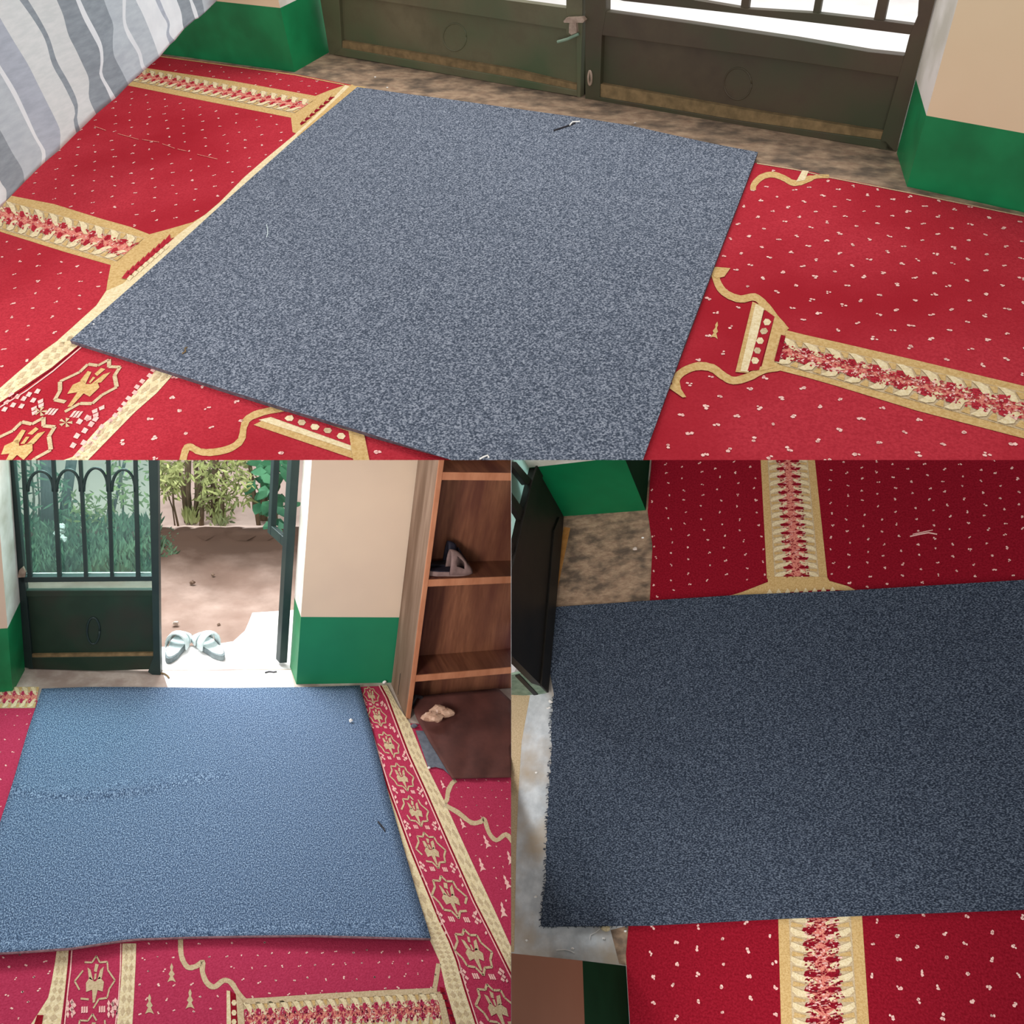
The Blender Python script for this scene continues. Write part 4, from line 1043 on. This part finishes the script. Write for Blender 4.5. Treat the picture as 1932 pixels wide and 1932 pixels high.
G_ = 'shrubs along the yard bank'
shrub('shrub', [((352, 985), (340, 885), 0.014), ((358, 985), (355, 868), 0.02), ((368, 986), (369, 868), 0.014), ((380, 994), (384, 868), 0.013), ((366, 985), (376, 925), 0.008)],
      [(298, 395, 855, 905), (298, 345, 868, 925), (375, 395, 870, 960)], 420, 'leafy shrub with four upright stems beside the barred gate leaf', 'shrub', G_, tuft=(350, 372, 975, 992))
shrub('shrub', [((406, 984), (407, 868), 0.02), ((417, 994), (426, 868), 0.012), ((398, 975), (390, 930), 0.008)],
      [(385, 455, 855, 900), (388, 440, 895, 985), (400, 450, 910, 950)], 330, 'leafy shrub with a thick middle stem and hanging leaves', 'shrub', G_, tuft=(405, 424, 980, 996))
shrub('shrub', [((488, 991), (470, 868), 0.013), ((478, 960), (470, 915), 0.006)], [(440, 482, 858, 925), (452, 478, 900, 955)], 130, 'thin leaning sapling beside the big-leaved plant', 'shrub', G_)
shrub('shrub', [((337, 996), (325, 910), 0.006), ((330, 992), (314, 925), 0.004)], [(298, 340, 880, 940)], 60, 'two bare thin shoots next to the gate leaf edge', 'shrub', G_)
big = shrub('broadleaf_plant', [((497, 982), (497, 905), 0.024), ((520, 992), (518, 900), 0.016)], [(478, 535, 855, 960), (500, 532, 860, 985)], 70, 'big-leaved blue green plant beside the outward leaf', 'plant', None, lsize=0.11, lw=0.024, lmat='leaf_big')

# behind the glazed bars
tk = thing('tree', B, B.fl((92, 1002), -0.03), 'grey tree trunk seen through the bars beside the white bag', 'tree', 'tree trunks behind the glazed bars')
m_ = MB(); b_ = B.fl((92, 1004), -0.05); t_ = on_y((87, 840), b_.y); m_.tube([b_, b_.lerp(t_, .5), t_], 0.034, 'trunk', 10, 0.03); build('trunk', m_, B, parent=tk, smooth=True)
tk = thing('tree', B, B.fl((120, 985), -0.03), 'slanting grey tree trunk seen through the second arch', 'tree', 'tree trunks behind the glazed bars')
m_ = MB(); b_ = B.fl((119, 985), -0.05); t_ = on_y((139, 840), b_.y); m_.tube([b_, b_.lerp(t_, .5), t_], 0.026, 'trunk', 10, 0.026); build('trunk', m_, B, parent=tk, smooth=True)
tk = thing('tree', B, B.fl((213, 968), -0.03), 'thin leaning pole-like stem seen through the fourth arch', 'tree', 'tree trunks behind the glazed bars')
m_ = MB(); b_ = B.fl((213, 968), -0.05); t_ = on_y((240, 850), b_.y); m_.tube([b_, b_.lerp(t_, .5), t_], 0.009, 'trunk', 8, 0.008); build('trunk', m_, B, parent=tk, smooth=True)
shrub('shrub', [((232, 985), (226, 880), 0.006), ((252, 985), (256, 880), 0.007), ((200, 985), (206, 900), 0.004)], [(205, 290, 855, 965), (130, 215, 930, 985)], 260, 'loose shrub seen through the fourth arch', 'shrub', G_)
shrub('shrub', [((62, 1000), (58, 880), 0.006), ((72, 1000), (70, 890), 0.005)], [(20, 78, 860, 990), (100, 135, 900, 990)], 160, 'sparse shrub around the grey trunk behind the glass', 'shrub', G_, lmat='grass')
gr = MB()
for _ in range(2600):
    x, y = uni(25, 300), uni(985, 1090)
    if x > 285 and y > 1060: continue
    c = B.fl((x, y), -0.03)
    leaf_quad(gr, c, Vector((uni(-.04, .04), uni(-.03, .03), uni(.03, .085))), 0.006, 'grass')
for _ in range(70):
    x, y = uni(300, 330), uni(1005, 1055)
    c = B.fl((x, y), -0.03); leaf_quad(gr, c, Vector((uni(-.03, .03), 0, uni(.02, .04))), 0.005, 'grass')
build('weeds', gr, B, label='low weeds on the yard behind the glazed bars', cat='weeds', kind='stuff')
wg = MB(); p = B.fl((116, 1022), 0.0)
for k in range(5): wg.blob(p+Vector((uni(-.015, .02), uni(-.01, .01), 0.01+0.018*k)), 0.02, 'white', (0.9, 0.7, 1), 8, 0.3)
build('plastic_bag', wg, B, label='white plastic bag caught in the weeds behind the glass', cat='bag')
for (x, y, s_, lb) in ((428, 1002, 0.016, 'pale block of stone on the bank crest'), (384, 1014, 0.012, 'pale stone below the bank crest'), (331, 1179, 0.014, 'white stone on the earth above the sandals'),
                       (363, 1102, 0.015, 'brownish stone in the middle of the bare earth'), (402, 1086, 0.01, 'dark stone in the middle of the bare earth'), (413, 1180, 0.008, 'dark chip on the earth near the cement corner'), (513, 1010, 0.008, 'white chip on the bank below the big-leaved plant')):
    litter('stone', B, (x, y), -0.03, s_, 'stone' if 'pale' in lb or 'white' in lb else 'dirt_dark', lb, 'stone', flat=0.7)

# ================================================================== ROOM C: frayed mat from above
f = MB(); prism(f, Cc, [(964.5, 840), (2420, 840), (2420, 1990), (964.5, 1990)], -0.03, 0.0, 'concreteC')
fa = Art(f, Cc, 0.0)
fa.poly([(964.9, 842), (1020, 842), (1062, 985), (1040, 1120), (964.9, 1280)], 'apron', 1)  # outdoor brightness behind the glass, painted on as near-white floor
fa.poly([(1058, 968), (1214, 950), (1238, 842), (1240, 1140), (1030, 1152)], 'concrete', 1)
fa.poly([(1064, 994), (1076, 996), (1046, 1140), (1036, 1147)], 'edge_rust', 2)
fa.poly([(964.6, 1310), (1000, 1312), (984, 1400), (978, 1500), (974, 1600), (972, 1700), (970, 1796), (964.6, 1796)], 'beige', 1)
fa.poly([(1152, 1755), (1188, 1745), (1184, 1822), (1168, 1818)], 'concrete', 1)
build('floor', f, Cc, kind='structure', label='grey cement floor strip beside the frayed mat')
w0, w1, w2 = Cc.fl((1067, 974)), Cc.fl((1218.5, 963)), Cc.fl((1229, 860))
wl = w0+(w0-w1)*0.5
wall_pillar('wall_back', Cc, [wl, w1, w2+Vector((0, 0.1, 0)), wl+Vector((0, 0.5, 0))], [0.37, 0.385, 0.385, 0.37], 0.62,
            [('greenC', 'white_wall'), ('green_shaded', 'white_wall'), ('greenC', 'white_wall'), ('greenC', 'white_wall')], 'green wall end behind the dark gate leaf', cut='right_of')  # side face takes the green with shade painted in
# wall end by the lower edge: floor line along x=1180, its corner running to the left
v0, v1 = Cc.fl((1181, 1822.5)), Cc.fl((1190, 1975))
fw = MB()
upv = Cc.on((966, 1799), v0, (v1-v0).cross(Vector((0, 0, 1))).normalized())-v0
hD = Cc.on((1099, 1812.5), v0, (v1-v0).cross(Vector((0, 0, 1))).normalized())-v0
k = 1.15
for lo_, hi_, mt in ((Vector((0, 0, 0)), hD, 'green_shaded'), (hD, upv*k, 'cream_shaded')):
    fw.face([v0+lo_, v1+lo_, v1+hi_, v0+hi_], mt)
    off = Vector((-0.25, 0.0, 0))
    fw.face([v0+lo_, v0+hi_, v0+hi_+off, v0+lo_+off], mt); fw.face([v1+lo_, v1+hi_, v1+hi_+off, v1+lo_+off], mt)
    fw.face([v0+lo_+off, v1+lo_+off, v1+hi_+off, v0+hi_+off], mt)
fw.face([v0+upv*k, v1+upv*k, v1+upv*k+off, v0+upv*k+off], 'cream_shaded')
build('wall_front', fw, Cc, kind='structure', label='cream and green wall end with shade in its colours, at the foot of the frayed mat', cut='right_of')

car = MB(); cc = Art(car, Cc, ZC)
prism(car, Cc, [(1231, 845), (1222, 966), (1231, 1030), (1226, 1135), (1206, 1400), (1186, 1745), (1181, 1800), (1184, 1860), (1192, 1990), (2400, 1990), (2400, 845)], 0.0006, ZC, 'redC')
for i in range(80):                            # raw yarn edge of the carpet
    y = 1190+uni(0, 1)
column_strip(cc, [(1434, 845), (1535, 845), (1447, 1092), (1561, 1090)], 16, speck=30, flip=True)
cc.poly([(1448, 1088), (1449, 1098), (1400, 1117), (1370, 1126), (1380, 1132), (1480, 1118), (1560, 1112), (1620, 1116), (1600, 1106), (1565, 1096), (1560, 1088)], 'tan', 6)
cc.poly([(1430, 1118), (1600, 1108), (1600, 1120), (1430, 1130)], 'redC', 5)
for i in range(8):
    x = 1452+i*17; cc.poly([(x-5, 1119-i*.6), (x, 1111-i*.6), (x+5, 1118-i*.6), (x, 1126)], 'cream', 7)
column_strip(cc, [(1468, 1722), (1626, 1722), (1474, 1950), (1641, 1950)], 8, speck=80, flip=False)
flecks(cc, [(1230, 860), (1434, 860), (1446, 1090), (1226, 1140)], (1268, 1068), (33, -11), (1.5, 23.5), 0.0045)
flecks(cc, [(1540, 860), (2390, 860), (2390, 1070), (1570, 1112)], (1573, 1062), (32, 12), (1, 24), 0.0045)
flecks(cc, [(1190, 1745), (1466, 1730), (1470, 1940), (1190, 1940)], (1274, 1820), (45, 22), (0, 48), 0.006)
flecks(cc, [(1632, 1730), (2390, 1700), (2390, 1940), (1644, 1940)], (1691, 1810), (43, 26), (45, -26), 0.006)
cc.stroke([(1717, 1012), (1735, 1008), (1752, 1005), (1768, 1008)], 2.5, 'pink', 3); cc.stroke([(1722, 1008), (1745, 1003), (1760, 1000)], 1.6, 'pink', 3)
build('prayer_carpet', car, Cc, label='wine red prayer carpet with two patterned strips around the frayed mat', cat='carpet')

mm = MB()
le = [(1045, 1310), (1040, 1360), (1040, 1420), (1036, 1480), (1033, 1540), (1033, 1560), (1030, 1620), (1029, 1670), (1024, 1700), (1021, 1746)]
ed = [(1048, 1145), (1226, 1133), (1400, 1122), (1600, 1114), (1932, 1094), (2330, 1070), (2330, 1702), (1932, 1716), (1640, 1727), (1480, 1733), (1226, 1746), (1022, 1748)]
fr = []
for i in range(len(le)-1, 0, -1):
    a, b = Vector(le[i]), Vector(le[i-1])
    for k2 in range(14):
        p = a.lerp(b, k2/14); fr.append((p.x+uni(-1.8, 1.6), p.y))
mm_poly = ed+fr+[(1045, 1310), (1034, 1250), (1040, 1190)]
prism(mm, Cc, mm_poly, ZC+0.0006, 0.017, 'matC')
mt = build('floor_mat', mm, Cc, label='ink blue mat with one frayed edge beside the dark gate leaf', cat='mat')
fg = MB()
for i in range(140):
    t = uni(0, 1); p = edge_at(le, t)
    a = Cc.fl((p.x+2, p.y), 0.013); b = Cc.fl((p.x-uni(1, 6), p.y+uni(-3, 4)), uni(0.001, 0.009))
    fg.tube([a, a.lerp(b, .5)+Vector((0, 0, .003)), b], 0.0011, 'matC', 4)
for i in range(40):
    x = uni(1026, 1190); y = 1747-(x-1022)*0.008
    a = Cc.fl((x, y), 0.013); b = Cc.fl((x+uni(-6, 6), y+uni(1, 5)), uni(0.001, 0.008)); fg.tube([a, b], 0.0011, 'matC', 4)
bb = Vector([0, 0, 0])
fo = build('fringe', fg, Cc, base=None, kind='stuff')
bw = fo.matrix_world.copy(); fo.parent = mt; bpy.context.view_layer.update(); fo.matrix_parent_inverse = mt.matrix_world.inverted(); fo.matrix_world = bw

GC = vplane(Cc, (1063, 985), (1035, 1307))
gc = thing('metal_gate', Cc, Cc.fl((1050, 1140)), 'blackish gate leaf standing open along the edge of the frayed mat', 'gate')
gx = scr((960, 860), 3.578)
gate_part('panel', gc, Cc, GC, [[(1066, 980), (1035, 1307), (925, 1197), (945, 1146), (971, 1055), (986, 985), (1003, 914), (1014, 876), (1020, 880)]], 'gateC', 0.0, 0.03, cut='right_of')
gate_part('rail', gc, Cc, GC, [[(1062, 1000), (1035, 1307), (1022, 1294), (1046, 1000), (1056, 975)]], 'gateC', 0.008, 0.008, cut='right_of')
gate_part('rail', gc, Cc, GC, [[(1024, 862), (1018, 866), (1003, 914), (986, 985), (971, 1055), (945, 1146), (958, 1160), (985, 1062), (1000, 1000), (1016, 930), (1030, 880)]], 'gateC', 0.008, 0.008, cut='right_of')
for q in ([(0, 40), (50, 40), (175, 185), (120, 195)], [(-60, 200), (-20, 190), (132, 408), (84, 432)], [(-80, 470), (-40, 480), (72, 655), (34, 668)], [(60, -100), (120, -100), (235, 25), (195, 40)]):
    gate_part('bar', gc, Cc, GC, [gx(q)], 'gateC', 0.0, 0.02, cut='right_of')
gm = MB(); slab(gm, Cc, GC, [(1026, 835), (1017, 868), (1003, 914), (986, 985), (971, 1055), (945, 1146), (880, 1080), (900, 800), (1000, 800)], 'glassC', -0.03, 0.004)
build('glass_pane', gm, Cc, parent=gc, cut='right_of', label='green tinted glass above the panel')
GE = vplane(Cc, (1034, 1308), (960, 1314))
em = MB(); slab(em, Cc, GE, [(940, 1278), (966, 1273), (996, 1267), (1033, 1307), (1008, 1313), (966, 1311), (940, 1311)], 'greenish', 0.001, 0.008)  # end face of the leaf, light put into the paler colour
build('end_stile', em, Cc, parent=gc, cut='right_of', label='paler end of the leaf, lit tone in its colour')
em = MB(); slab(em, Cc, GE, [(972, 1276), (980, 1274), (1015, 1311), (1007, 1312)], 'gateC', 0.006, 0.006)
build('edge_strip', em, Cc, parent=gc, cut='right_of')
litter('chip', Cc, (1198, 1036), 0.0, 0.011, 'stone', 'pale chip on the brown floor between gate leaf and wine red carpet', 'chip', flat=0.3)
litter('chip', Cc, (1213, 1015), 0.0, 0.006, 'white', 'small white chip on the brown floor near the carpet edge', 'chip', flat=0.3)
litter('chip', Cc, (1144, 1751), 0.0, 0.016, 'cream', 'cream chip half under the lower edge of the frayed mat', 'chip', flat=0.3)
for i, (x, y, lb) in enumerate(((1139, 1771, 'white speck below the cream chip on grey cement'), (1180, 1757, 'white speck at the carpet corner below the frayed mat'), (1081, 1790, 'white fluff on grey cement above the shaded wall end'), (994, 1774, 'white speck on grey cement far from the carpet'), (1012, 1458, 'white speck on the cement strip beside the frayed edge'), (1011, 1692, 'yellowish speck beside the lower frayed edge'))):
    litter('paper_scrap', Cc, (x, y), 0.0, 0.005, 'white', lb, 'scrap', flat=0.4)
for nm, pts, lb in (('thread', [(1113, 1772), (1114, 1764), (1124, 1759), (1132, 1752)], 'white thread on the cement beside the cream chip'), ('thread', [(1050, 1793), (1066, 1792), (1078, 1795), (1084, 1799)], 'white thread on the cement above the shaded wall end')):
    th_ = MB(); th_.tube([Cc.fl(p, 0.002) for p in pts], 0.0012, 'white', 5); build(nm, th_, Cc, label=lb, cat='thread')
fl_ = MB()
for k3 in range(5): 
    p = Cc.fl((1038+uni(-6, 8), 1325+uni(-10, 12)), 0.004); fl_.blob(p, 0.006, 'white', (1, 0.7, 0.5), 6, 0.4)
build('fluff', fl_, Cc, label='tuft of white fluff at the corner of mat and gate leaf', cat='fluff')
